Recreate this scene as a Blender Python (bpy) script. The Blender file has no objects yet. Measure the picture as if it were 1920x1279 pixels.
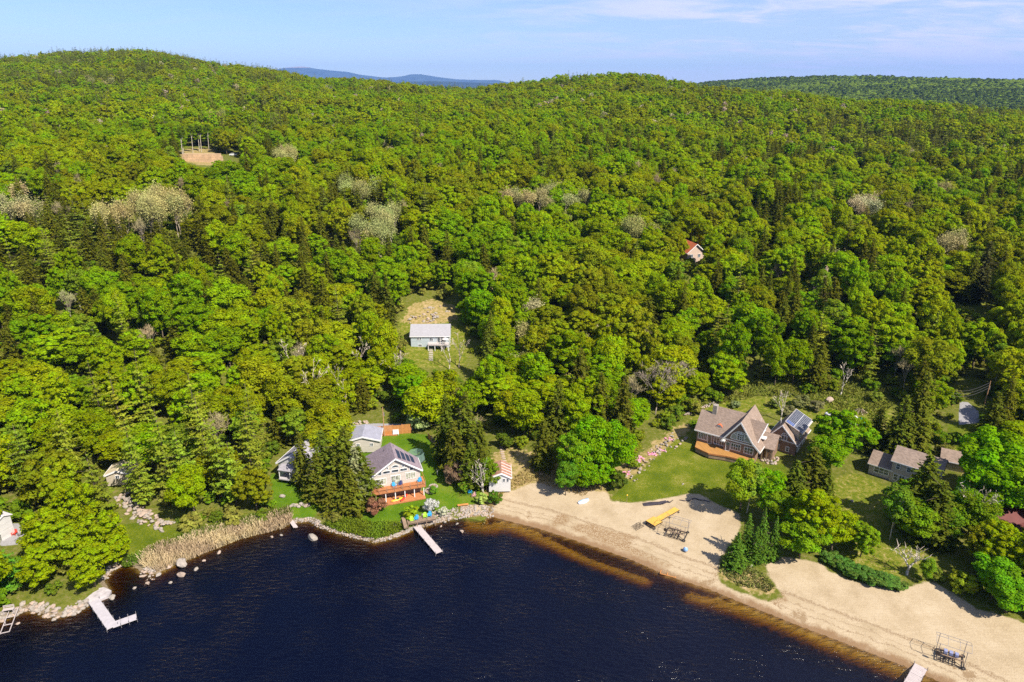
import bpy, math, random
import numpy as np
from mathutils import Vector, Matrix
random.seed(7); rng = np.random.default_rng(11)
R = math.radians
sc = bpy.context.scene
# ---------------------------------------------------------------- camera, sky, sun, exposure
CAMH = 80.0; PITCH = R(20.2); FPX = 1280.0
cam = bpy.data.objects.new('camera', bpy.data.cameras.new('camera'))
sc.collection.objects.link(cam); sc.camera = cam
cam.location = (0, 0, CAMH); cam.rotation_euler = (R(90) - PITCH, 0, 0)
cam.data.sensor_width = 36; cam.data.lens = 24; cam.data.clip_start = .5; cam.data.clip_end = 60000
SUN = Vector((0.72, -0.70, 1.15)).normalized()
SUN_EL = math.asin(SUN.z); SUN_AZ = math.atan2(SUN.x, SUN.y)
world = bpy.data.worlds.new('World'); sc.world = world; world.use_nodes = True
sun = bpy.data.objects.new('sun', bpy.data.lights.new('sun', 'SUN'))
sun.data.energy = 4.8; sun.data.angle = R(.53); sun.data.color = (1, .925, .80)
sun.rotation_euler = SUN.to_track_quat('Z', 'Y').to_euler(); sc.collection.objects.link(sun)
sc.view_settings.view_transform = 'Standard'; sc.view_settings.look = 'None'
sc.view_settings.exposure = 0.92; sc.view_settings.gamma = 1; sc.view_settings.use_curve_mapping = False
sc.cycles.max_bounces = 7; sc.cycles.diffuse_bounces = 6; sc.cycles.glossy_bounces = 2
sc.cycles.transmission_bounces = 4; sc.cycles.transparent_max_bounces = 8; sc.cycles.volume_bounces = 0
sc.cycles.caustics_reflective = False; sc.cycles.caustics_refractive = False
sc.cycles.use_denoising = False; sc.cycles.sample_clamp_indirect = 4.0

class NT:
    """small helper round a node tree"""
    def __init__(s, nt): s.nt = nt; nt.nodes.clear()
    def n(s, t, ins=None, **kw):
        nd = s.nt.nodes.new(t)
        for k, v in kw.items(): setattr(nd, k, v)
        for k, v in (ins or {}).items():
            sk = nd.inputs[k]
            if isinstance(v, bpy.types.NodeSocket): s.nt.links.new(v, sk)
            elif isinstance(v, bpy.types.Node): s.nt.links.new(v.outputs[0], sk)
            else: sk.default_value = v
        return nd
    def math(s, op, a, b=0.0, c=0.0, clamp=False):
        return s.n('ShaderNodeMath', {0: a, 1: b, 2: c}, operation=op, use_clamp=clamp).outputs[0]
    def mix(s, f, a, b, bt='MIX'):
        nd = s.n('ShaderNodeMix', data_type='RGBA', blend_type=bt)
        for k, v in ((0, f), (6, a), (7, b)):
            if isinstance(v, bpy.types.NodeSocket): s.nt.links.new(v, nd.inputs[k])
            else: nd.inputs[k].default_value = v if not isinstance(v, tuple) or len(v) == 4 else (*v, 1)
        return nd.outputs[2]
    def noise(s, scale, vec=None, detail=3, rough=.55, dist=0):
        nd = s.n('ShaderNodeTexNoise', {'Scale': scale, 'Detail': detail, 'Roughness': rough, 'Distortion': dist})
        if vec is not None: s.nt.links.new(vec, nd.inputs['Vector'])
        return nd.outputs['Fac']
    def ramp(s, f, stops, interp='LINEAR'):
        nd = s.n('ShaderNodeValToRGB', {0: f}); cr = nd.color_ramp; cr.interpolation = interp
        while len(cr.elements) < len(stops): cr.elements.new(.5)
        for e, (p, c) in zip(cr.elements, stops):
            e.position = p; e.color = (c, c, c, 1) if not isinstance(c, tuple) else (*c, 1)
        return nd.outputs[0]
    def attr(s, name, kind='GEOMETRY'):
        return s.n('ShaderNodeAttribute', attribute_name=name, attribute_type=kind)
    def step(s, v, a, b):
        return s.n('ShaderNodeMapRange', {0: v, 1: a, 2: b, 3: 0., 4: 1.}, interpolation_type='SMOOTHSTEP').outputs[0]

# sky: Nishita daylight with a thin veil of cirrus
w = NT(world.node_tree)
sky = w.n('ShaderNodeTexSky', sky_type='NISHITA', sun_disc=False, sun_elevation=SUN_EL, sun_rotation=SUN_AZ,
          altitude=400.0, air_density=1.0, dust_density=.12, ozone_density=3.0)
tc = w.n('ShaderNodeTexCoord').outputs['Generated']
sep = w.n('ShaderNodeSeparateXYZ', {0: tc})
zz = w.math('MAXIMUM', sep.outputs[2], .02)
cx = w.math('DIVIDE', sep.outputs[0], w.math('ADD', zz, .12)); cy = w.math('DIVIDE', sep.outputs[1], w.math('ADD', zz, .12))
cv = w.n('ShaderNodeCombineXYZ', {0: w.math('MULTIPLY', cx, .55), 1: w.math('MULTIPLY', cy, 1.0), 2: 3.7}).outputs[0]
n1 = w.noise(.55, cv, 6, .62, .6); n2 = w.noise(2.6, cv, 5, .65, 1.2)
side = w.step(sep.outputs[0], -.22, .40)
veil = w.math('MULTIPLY', w.step(w.math('ADD', w.math('MULTIPLY', n1, .65), w.math('MULTIPLY', n2, .35)), .44, .60), w.math('ADD', w.math('MULTIPLY', side, .75), .16))
veil = w.math('ADD', veil, w.math('MULTIPLY', side, .22), clamp=True)
skyc = w.mix(veil, w.mix(1., sky.outputs[0], (.80, .86, 1.05), 'MULTIPLY'), (6.3, 6.3, 8.0))
bg = w.n('ShaderNodeBackground', {0: skyc, 1: .078})
w.n('ShaderNodeOutputWorld', {0: bg})

# ---------------------------------------------------------------- sight lines and ground
CP, SP = math.cos(PITCH), math.sin(PITCH)
def ray(px, py):
    x = (px - 960) / FPX; y = (639.5 - py) / FPX
    return x, CP + y * SP, -SP + y * CP
def gp(px, py, z=0.):
    d = ray(px, py); t = (z - CAMH) / d[2]; return d[0] * t, d[1] * t
def proj(x, y, z):
    f = y * CP - (z - CAMH) * SP; u = y * SP + (z - CAMH) * CP
    return 960 + FPX * x / f, 639.5 - FPX * u / f
SHORE_PX = [(-400, 1260), (-200, 1205), (-60, 1190), (0, 1166), (50, 1143), (100, 1158), (140, 1150), (170, 1133), (185, 1120), (208, 1110), (203, 1098), (196, 1088),
    (215, 1066), (240, 1056), (262, 1072), (290, 1078), (330, 1058), (400, 1028), (450, 1008), (530, 988), (548, 980), (582, 978), (600, 988), (640, 1002),
    (705, 1017), (740, 1008), (775, 993), (830, 977), (865, 972), (905, 977), (918, 968), (950, 977), (1000, 989), (1060, 1008), (1120, 1028),
    (1180, 1049), (1250, 1080), (1330, 1106), (1400, 1135), (1500, 1175), (1600, 1213), (1700, 1252), (1760, 1279), (1900, 1345), (2200, 1490)]
SHORE = np.array([gp(*p) for p in SHORE_PX])
SHORE = np.vstack([[SHORE[0] + np.array([-160, -35])], SHORE, [SHORE[-1] + np.array([60, -45])]])
def inpoly(x, y, P):
    x = np.asarray(x, float); y = np.asarray(y, float); P = np.asarray(P, float)
    ins = np.zeros(x.shape, bool); n = len(P)
    for i in range(n):
        x1, y1 = P[i]; x2, y2 = P[(i + 1) % n]
        if y1 == y2: continue
        c = ((y1 > y) != (y2 > y)) & (x < (x2 - x1) * (y - y1) / (y2 - y1) + x1)
        ins ^= c
    return ins
def segdist(x, y, P, closed=False):
    x = np.asarray(x, float); y = np.asarray(y, float); P = np.asarray(P, float)
    d = np.full(x.shape, 1e9); n = len(P)
    for i in range(n if closed else n - 1):
        a = P[i]; b = P[(i + 1) % n]; v = b - a
        t = np.clip(((x - a[0]) * v[0] + (y - a[1]) * v[1]) / max(v @ v, 1e-9), 0, 1)
        d = np.minimum(d, (x - a[0] - t * v[0]) ** 2 + (y - a[1] - t * v[1]) ** 2)
    return np.sqrt(d)
LAKE = np.vstack([SHORE, [[400, -200], [-400, -200]]])
def sgn_shore(x, y):
    d = segdist(x, y, SHORE)
    return np.where(inpoly(x, y, LAKE), -d, d)
def vnoise(x, y, sc_, seed=0):
    """smooth value noise, -1..1"""
    x = np.asarray(x, float) / sc_ + seed * 17.3; y = np.asarray(y, float) / sc_ + seed * 9.1
    xi = np.floor(x).astype(np.int64); yi = np.floor(y).astype(np.int64); fx = x - xi; fy = y - yi
    fx = fx * fx * (3 - 2 * fx); fy = fy * fy * (3 - 2 * fy)
    def h(a, b):
        n = (a * 374761393 + b * 668265263 + seed * 1442695) & 0x7fffffff
        n = ((n ^ (n >> 13)) * 1274126177) & 0x7fffffff
        return ((n ^ (n >> 16)) & 0xffff) / 32767.5 - 1
    return (h(xi, yi) * (1 - fx) + h(xi + 1, yi) * fx) * (1 - fy) + (h(xi, yi + 1) * (1 - fx) + h(xi + 1, yi + 1) * fx) * fy
TD = np.array([0, 110, 150, 200, 270, 350, 450, 600, 800, 950, 1100, 1300, 1600, 2000])
TC = {-400: [0, 3, 6, 13, 26, 38, 46, 55, 66, 80, 94, 110, 96, 60],
      0:    [0, 3, 6, 13, 26, 38, 46, 56, 70, 85, 98, 108, 90, 60],
      280:  [0, 3, 6, 13, 27, 38, 46, 55, 74, 92, 110, 126, 100, 70],
      450:  [0, 3, 6, 12, 26, 36, 44, 53, 69, 83, 98, 102, 80, 60],
      620:  [0, 3, 5, 10, 25, 35, 43, 51, 65, 76, 80, 68, 50, 30],
      900:  [0, 3, 5, 9.5, 22, 33, 41, 49, 61, 67, 66, 50, 30, 20],
      1150: [0, 3, 5, 9, 20, 31, 39, 49, 70, 86, 80, 60, 40, 20],
      1400: [0, 3, 5, 8.5, 18, 27, 33, 43, 62, 70, 60, 40, 20, 5],
      1650: [0, 3, 5, 8.5, 17, 23, 28, 36, 49, 52, 40, 20, 5, 0],
      1920: [0, 3, 5, 8, 15, 20, 25, 33, 44, 44, 30, 10, 0, 0],
      2400: [0, 3, 5, 8, 13, 17, 22, 30, 38, 36, 20, 5, 0, 0]}
TX = np.array(sorted(TC)); TT = np.array([TC[k] for k in TX], float)
def ground(x, y, detail=True):
    x = np.asarray(x, float); y = np.asarray(y, float)
    s = sgn_shore(x, y)
    land = .5 * (1 - np.exp(-np.maximum(s, 0) / 1.2)) + .055 * np.clip(s, 0, 30) + .028 * np.clip(s - 30, 0, 400)
    D = np.hypot(x, y); u = 960 + FPX * (x / np.maximum(y, 20)) / CP
    u = np.clip(u, TX[0], TX[-1]); i = np.clip(np.searchsorted(TX, u) - 1, 0, len(TX) - 2)
    t = (u - TX[i]) / (TX[i + 1] - TX[i]); t = t * t * (3 - 2 * t)
    j = np.clip(np.searchsorted(TD, D) - 1, 0, len(TD) - 2)
    v = np.clip((D - TD[j]) / (TD[j + 1] - TD[j]), 0, 1)
    far = (TT[i, j] * (1 - v) + TT[i, j + 1] * v) * (1 - t) + (TT[i + 1, j] * (1 - v) + TT[i + 1, j + 1] * v) * t
    wv = np.clip((D - 260) / 240, 0, 1)
    far = far + wv * (4.2 * vnoise(x, y, 95, 3) + 2.0 * vnoise(x, y, 42, 5)) * (1 + .25 * np.clip((D - 500) / 400, 0, 1))
    wf = np.clip((D - 150) / 55, 0, 1) * np.clip((s - 18) / 40, 0, 1); wf = wf * wf * (3 - 2 * wf)
    z = land * (1 - wf) + far * wf
    bank = .22 * vnoise(x, y, 9, 1) * np.clip((s - 6) / 10, 0, 1)
    bed = -np.minimum(.05 + .085 * -s + .012 * s * s, 7.)
    return np.where(s < 0, bed, z + bank)
def hit(px, py, dz=0.):
    """the point of the ground (or dz above it) that a sight line meets"""
    d = ray(px, py); ts = np.concatenate([np.arange(50, 400, .5), np.arange(400, 1500, 2.)])
    z = CAMH + d[2] * ts; g = ground(d[0] * ts, d[1] * ts) + dz
    k = int(np.argmax(z < g)) if (z < g).any() else len(ts) - 1
    if k == 0: t = ts[0]
    else:
        a = z[k - 1] - g[k - 1]; b = z[k] - g[k]; t = ts[k - 1] + (ts[k] - ts[k - 1]) * a / (a - b + 1e-9)
    return float(d[0] * t), float(d[1] * t)
def G(px, py, dz=0.):
    x, y = hit(px, py); return Vector((x, y, float(ground(x, y)) + dz))
def gz(x, y): return float(ground(x, y))
def W(poly): return np.array([hit(*p) for p in poly])

# visible open areas, outlined on the photograph and laid on the ground
SAND1 = [(905, 990), (925, 940), (945, 925), (1000, 905), (1060, 903), (1092, 915), (1140, 925), (1145, 940), (1182, 943), (1240, 936), (1290, 925), (1312, 927), (1345, 945),
         (1385, 962), (1392, 985), (1378, 1010), (1352, 1045), (1345, 1078), (1352, 1092), (1376, 1106), (1440, 1128), (1470, 1118), (1440, 1080), (1437, 1055), (1452, 1040), (1540, 1055),
         (1556, 1072), (1600, 1088), (1680, 1108), (1722, 1095), (1752, 1090), (1780, 1110), (1830, 1140), (1900, 1160), (1990, 1200), (2250, 1330), (2250, 1600), (1900, 1420), (1700, 1300), (1400, 1160), (1100, 1060)]
SAND2 = [(862, 948), (900, 945), (905, 968), (868, 972)]
DRYS = [(925, 850), (960, 838), (1010, 850), (1060, 875), (1100, 900), (1140, 915), (1145, 945), (1092, 960), (1000, 925), (940, 985), (918, 985), (905, 920)]
GRASSPATCH = [(1345, 1080), (1372, 1064), (1400, 1068), (1432, 1085), (1450, 1106), (1438, 1116), (1384, 1102)]
LAWN1 = [(640, 855), (690, 838), (712, 818), (770, 812), (800, 815), (815, 835), (850, 862), (885, 900), (905, 925), (893, 945), (862, 950), (845, 966), (780, 978), (740, 995), (700, 1002), (660, 990), (690, 940)]
LAWN2 = [(1145, 935), (1165, 912), (1200, 885), (1240, 850), (1270, 822), (1300, 812), (1330, 860), (1400, 872), (1470, 870), (1490, 900), (1450, 945), (1388, 962), (1345, 945), (1312, 927), (1290, 925), (1240, 936), (1182, 943)]
LAWN3 = [(1545, 900), (1600, 885), (1650, 905), (1700, 935), (1720, 1000), (1760, 1060), (1740, 1085), (1690, 1085), (1600, 1060), (1560, 1045), (1580, 1000)]
LAWN4 = [(215, 985), (260, 978), (312, 983), (345, 1000), (342, 1018), (270, 1044), (215, 1045)]
LAWN5 = [(505, 885), (545, 895), (600, 950), (588, 975), (530, 975), (512, 940)]
LAWN6 = [(745, 605), (770, 572), (850, 565), (880, 640), (876, 680), (850, 692), (775, 688), (752, 650)]
ROCK6 = [(752, 605), (765, 575), (810, 560), (850, 572), (862, 600), (800, 610)]
LAWN7 = [(1268, 800), (1330, 760), (1400, 745), (1500, 745), (1600, 735), (1665, 745), (1680, 790), (1640, 815), (1560, 800), (1500, 780), (1420, 772), (1300, 790)]
LAWN8 = [(1775, 795), (1835, 790), (1850, 830), (1780, 850)]
LAWN9 = [(1785, 548), (1830, 550), (1870, 572), (1850, 585), (1800, 575)]
DEB = [[(1030, 978), (1058, 962), (1078, 972), (1060, 985), (1035, 992)], [(1072, 982), (1115, 984), (1150, 996), (1195, 1008), (1170, 1016), (1110, 1006), (1070, 994)], [(1418, 1122), (1440, 1108), (1470, 1114), (1482, 1130), (1450, 1128)], [(1090, 995), (1130, 1003), (1200, 1030), (1260, 1060), (1250, 1066), (1180, 1038), (1100, 1008)]]
LAWN10 = [(965, 850), (1000, 845), (1050, 885), (1040, 905), (985, 905), (960, 880)]
CLEAR11 = [(338, 278), (400, 277), (412, 300), (395, 312), (338, 303)]
ROADA = [(640, 800), (700, 794), (772, 795), (778, 806), (700, 812), (640, 812)]
ROADR = [(1799, 753), (1815, 754), (1838, 775), (1842, 792), (1798, 797)]
PATIOK = [(0, 985), (35, 980), (48, 1000), (40, 1020), (0, 1025)]
BED2 = [(1170, 905), (1155, 880), (1200, 850), (1250, 815), (1285, 795), (1300, 800), (1240, 850), (1200, 885)]
HILLR = [(1800, 880), (1850, 870), (1900, 900), (1880, 930), (1830, 925)]
regions = {'sand': [SAND1, SAND2], 'dry': [DRYS, BED2, GRASSPATCH, ROCK6, CLEAR11, HILLR], 'lawn': [LAWN1, LAWN5], 'mown': [LAWN2, LAWN4, LAWN8, LAWN9],
           'meadow': [LAWN3, LAWN6, LAWN7, LAWN10], 'road': [ROADA, ROADR, PATIOK], 'debris': DEB}
RW = {k: [W(p) for p in v] for k, v in regions.items()}
def regdist(x, y, key):
    """signed distance, positive inside"""
    best = np.full(np.shape(x), -6.)
    for P in RW[key]:
        lo = P.min(0) - 6; hi = P.max(0) + 6
        m = (x > lo[0]) & (x < hi[0]) & (y > lo[1]) & (y < hi[1])
        if not np.any(m): continue
        xs, ys = x[m], y[m]; d = segdist(xs, ys, P, True); d = np.where(inpoly(xs, ys, P), d, -d)
        best[m] = np.maximum(best[m], d)
    return np.clip(best, -6, 6)

# ---------------------------------------------------------------- object helpers
def link(o, parent=None):
    sc.collection.objects.link(o)
    if parent is not None: o.parent = parent
    return o
def meta(o, label=None, cat=None, group=None, kind=None):
    if label: o['label'] = label
    if cat: o['category'] = cat
    if group: o['group'] = group
    if kind: o['kind'] = kind
    return o
def thing(name, label, cat, loc=(0, 0, 0), yaw=0, group=None):
    o = bpy.data.objects.new(name, None); o.empty_display_size = .3; link(o)
    o.location = loc; o.rotation_euler = (0, 0, yaw); return meta(o, label, cat, group)
class M:
    """collects faces, then links them as one mesh object"""
    def __init__(s): s.v = []; s.f = []
    def poly(s, pts):
        k = len(s.v); s.v += [tuple(p) for p in pts]; s.f.append(tuple(range(k, k + len(pts)))); return s
    def box(s, x0, x1, y0, y1, z0, z1):
        k = len(s.v)
        s.v += [(x0, y0, z0), (x1, y0, z0), (x1, y1, z0), (x0, y1, z0), (x0, y0, z1), (x1, y0, z1), (x1, y1, z1), (x0, y1, z1)]
        s.f += [tuple(k + i for i in q) for q in ((3, 2, 1, 0), (4, 5, 6, 7), (0, 1, 5, 4), (1, 2, 6, 5), (2, 3, 7, 6), (3, 0, 4, 7))]; return s
    def slab(s, pts, off):
        """polygon extruded by a vector"""
        off = Vector(off); k = len(s.v); n = len(pts)
        s.v += [tuple(p) for p in pts] + [tuple(Vector(p) + off) for p in pts]
        s.f.append(tuple(range(k, k + n))); s.f.append(tuple(range(k + 2 * n - 1, k + n - 1, -1)))
        for i in range(n):
            j = (i + 1) % n; s.f.append((k + i, k + n + i, k + n + j, k + j))
        return s
    def tube(s, p, q, r, r2=None, n=6):
        p = Vector(p); q = Vector(q); r2 = r if r2 is None else r2; d = (q - p)
        if d.length < 1e-6: return s
        d.normalize(); a = d.orthogonal().normalized(); b = d.cross(a); k = len(s.v)
        for c, rr in ((p, r), (q, r2)):
            for i in range(n):
                t = 2 * math.pi * i / n; s.v.append(tuple(c + (a * math.cos(t) + b * math.sin(t)) * rr))
        for i in range(n):
            j = (i + 1) % n; s.f.append((k + i, k + j, k + n + j, k + n + i))
        s.f.append(tuple(range(k + n - 1, k - 1, -1))); s.f.append(tuple(range(k + n, k + 2 * n))); return s
    def bar(s, p, q, w_, h_):
        p = Vector(p); q = Vector(q); d = (q - p).normalized(); up = Vector((0, 0, 1)) if abs(d.z) < .9 else Vector((1, 0, 0))
        a = d.cross(up).normalized() * w_ / 2; b = a.cross(d).normalized() * h_ / 2
        return s.slab([p - a - b, p + a - b, p + a + b, p - a + b], q - p)
    def blob(s, c, rx, ry, rz, seed=0, sub=1, jag=.22):
        import bmesh
        bm = bmesh.new(); bmesh.ops.create_icosphere(bm, subdivisions=sub, radius=1); rr = random.Random(seed); k = len(s.v)
        for v in bm.verts:
            f = 1 + rr.uniform(-jag, jag); s.v.append((c[0] + v.co.x * rx * f, c[1] + v.co.y * ry * f, c[2] + v.co.z * rz * f))
        s.f += [tuple(k + v.index for v in f.verts) for f in bm.faces]; bm.free(); return s
    def mesh(s, name, mat, smooth=False):
        me = bpy.data.meshes.new(name); me.from_pydata(s.v, [], s.f); me.materials.append(mat)
        me.validate()
        if smooth: me.polygons.foreach_set('use_smooth', [True] * len(me.polygons))
        return me
    def build(s, name, mat, parent=None, label=None, smooth=False):
        o = bpy.data.objects.new(name, s.mesh(name, mat, smooth)); link(o, parent)
        if label: o['label'] = label
        return o

# ---------------------------------------------------------------- materials
def mat(name): m = bpy.data.materials.new(name); m.use_nodes = True; return m, NT(m.node_tree)
def out(t, sh): t.n('ShaderNodeOutputMaterial', {0: sh})
def simple(name, col, rough=.7, var=.12, nscale=1.5, metal=0., bump=0., stretch=None, dirt=.0, spec=.4):
    m, t = mat(name)
    co = t.n('ShaderNodeTexCoord').outputs['Object']
    if stretch: co = t.n('ShaderNodeMapping', {'Vector': co, 'Scale': stretch}).outputs[0]
    f = t.noise(nscale, co, 5, .6); f2 = t.noise(nscale * 9, co, 3, .6)
    f = t.math('ADD', t.math('MULTIPLY', f, .6), t.math('MULTIPLY', f2, .4))
    lo = tuple(c * (1 - var * 1.6) for c in col); hi = tuple(min(1, c * (1 + var * 1.3)) for c in col)
    c = t.ramp(f, [(.3, lo), (.7, hi)])
    if dirt:
        dn = t.noise(.35, co, 6, .7, .5); c = t.mix(t.math('MULTIPLY', t.step(dn, .5, .75), dirt), c, (.12, .10, .06))
    p = t.n('ShaderNodeBsdfPrincipled', {'Base Color': c, 'Roughness': rough, 'Metallic': metal, 'Specular IOR Level': spec})
    if bump:
        p2 = t.n('ShaderNodeBump', {'Strength': bump, 'Distance': .02, 'Height': f2}); t.nt.links.new(p2.outputs[0], p.inputs['Normal'])
    out(t, p); return m
def siding(name, col, pitch=.13, var=.08, vertical=False):
    """lapped boards: colour varies board by board, each lap has a shallow relief"""
    m, t = mat(name); co = t.n('ShaderNodeTexCoord').outputs['Object']; sp = t.n('ShaderNodeSeparateXYZ', {0: co})
    axis = sp.outputs[2] if not vertical else t.math('ADD', sp.outputs[0], sp.outputs[1])
    q = t.math('DIVIDE', axis, pitch); fl = t.math('FLOOR', q); fr = t.math('FRACT', q)
    rn = t.n('ShaderNodeTexWhiteNoise', {1: fl}, noise_dimensions='1D').outputs[0]
    n_ = t.noise(.9, co, 5, .6)
    f = t.math('ADD', t.math('MULTIPLY', rn, .35), t.math('MULTIPLY', n_, .65))
    c = t.ramp(f, [(.25, tuple(x * (1 - var * 2) for x in col)), (.75, tuple(min(1, x * (1 + var)) for x in col))])
    p = t.n('ShaderNodeBsdfPrincipled', {'Base Color': c, 'Roughness': .75, 'Specular IOR Level': .3})
    b = t.n('ShaderNodeBump', {'Strength': .6, 'Distance': .03, 'Height': fr}); t.nt.links.new(b.outputs[0], p.inputs['Normal'])
    out(t, p); return m
def roofing(name, col, var=.16):
    m, t = mat(name); co = t.n('ShaderNodeTexCoord').outputs['Object']; sp = t.n('ShaderNodeSeparateXYZ', {0: co})
    row = t.math('FLOOR', t.math('DIVIDE', sp.outputs[2], .12))
    cellx = t.math('FLOOR', t.math('DIVIDE', t.math('ADD', sp.outputs[0], sp.outputs[1]), .38))
    v = t.n('ShaderNodeCombineXYZ', {0: row, 1: cellx, 2: 0.}).outputs[0]
    rn = t.n('ShaderNodeTexWhiteNoise', {0: v}, noise_dimensions='3D').outputs[0]
    n_ = t.noise(.5, co, 6, .65)
    f = t.math('ADD', t.math('MULTIPLY', rn, .4), t.math('MULTIPLY', n_, .6))
    c = t.ramp(f, [(.25, tuple(x * (1 - var * 1.5) for x in col)), (.75, tuple(x * (1 + var) for x in col))])
    p = t.n('ShaderNodeBsdfPrincipled', {'Base Color': c, 'Roughness': .9, 'Specular IOR Level': .2})
    b = t.n('ShaderNodeBump', {'Strength': .5, 'Distance': .03, 'Height': rn}); t.nt.links.new(b.outputs[0], p.inputs['Normal'])
    out(t, p); return m
def glassy(name, col=(.03, .04, .05)):
    m, t = mat(name); co = t.n('ShaderNodeTexCoord').outputs['Object']
    c = t.ramp(t.noise(1.3, co, 2), [(.4, col), (.62, tuple(x * 3 + .02 for x in col))])
    out(t, t.n('ShaderNodeBsdfPrincipled', {'Base Color': c, 'Roughness': .06, 'Specular IOR Level': .8})); return m

def leafmat(name, transl=.3, jitter=.22, use_tint=True, col=(.1, .15, .01), rough=None):
    m, t = mat(name)
    base = t.attr('tint', 'INSTANCER').outputs['Color'] if use_tint else t.n('ShaderNodeRGB').outputs[0]
    if not use_tint: base.node.outputs[0].default_value = (*col, 1)
    lf = t.attr('leaf').outputs['Fac']     # one random value per leaf spray
    clump = t.attr('clump').outputs['Fac']
    k = t.math('ADD', t.math('MULTIPLY', lf, jitter * 2), t.math('MULTIPLY', clump, jitter * 1.3))
    k = t.math('ADD', k, 1 - jitter * 1.65)
    vs = t.n('ShaderNodeVectorMath', {0: base, 'Scale': k}, operation='SCALE').outputs[0]
    hs = t.n('ShaderNodeHueSaturation', {'Hue': t.math('ADD', .485, t.math('MULTIPLY', clump, .03)), 'Color': vs}).outputs[0]
    d = t.n('ShaderNodeBsdfDiffuse', {'Color': hs})
    tr = t.n('ShaderNodeBsdfTranslucent', {'Color': t.mix(.4, hs, (1., 1., .25), 'MULTIPLY')})
    sh = t.n('ShaderNodeMixShader', {0: transl, 1: d.outputs[0], 2: tr.outputs[0]})
    out(t, sh); return m
LEAF = leafmat('broad leaves', .5, .26)
NEED = leafmat('conifer needles', .25, .26)
TWIG = leafmat('bare twigs', .05, .2)
def barkmat(name, a, b, scale=6):
    m, t = mat(name); co = t.n('ShaderNodeTexCoord').outputs['Object']
    mp = t.n('ShaderNodeMapping', {'Vector': co, 'Scale': (1, 1, .3)}).outputs[0]
    c = t.ramp(t.noise(scale, mp, 5, .7), [(.35, a), (.62, b)])
    out(t, t.n('ShaderNodeBsdfPrincipled', {'Base Color': c, 'Roughness': .9, 'Specular IOR Level': .15})); return m
BARK = barkmat('grey brown bark', (.06, .045, .03), (.17, .13, .09))
BIRCH = barkmat('white birch bark', (.22, .19, .15), (.62, .56, .48), 3)
GREYB = barkmat('pale grey bark', (.2, .16, .12), (.42, .35, .28), 4)
DEADW = barkmat('bleached dead wood', (.36, .28, .20), (.66, .56, .45), 4)
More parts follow.
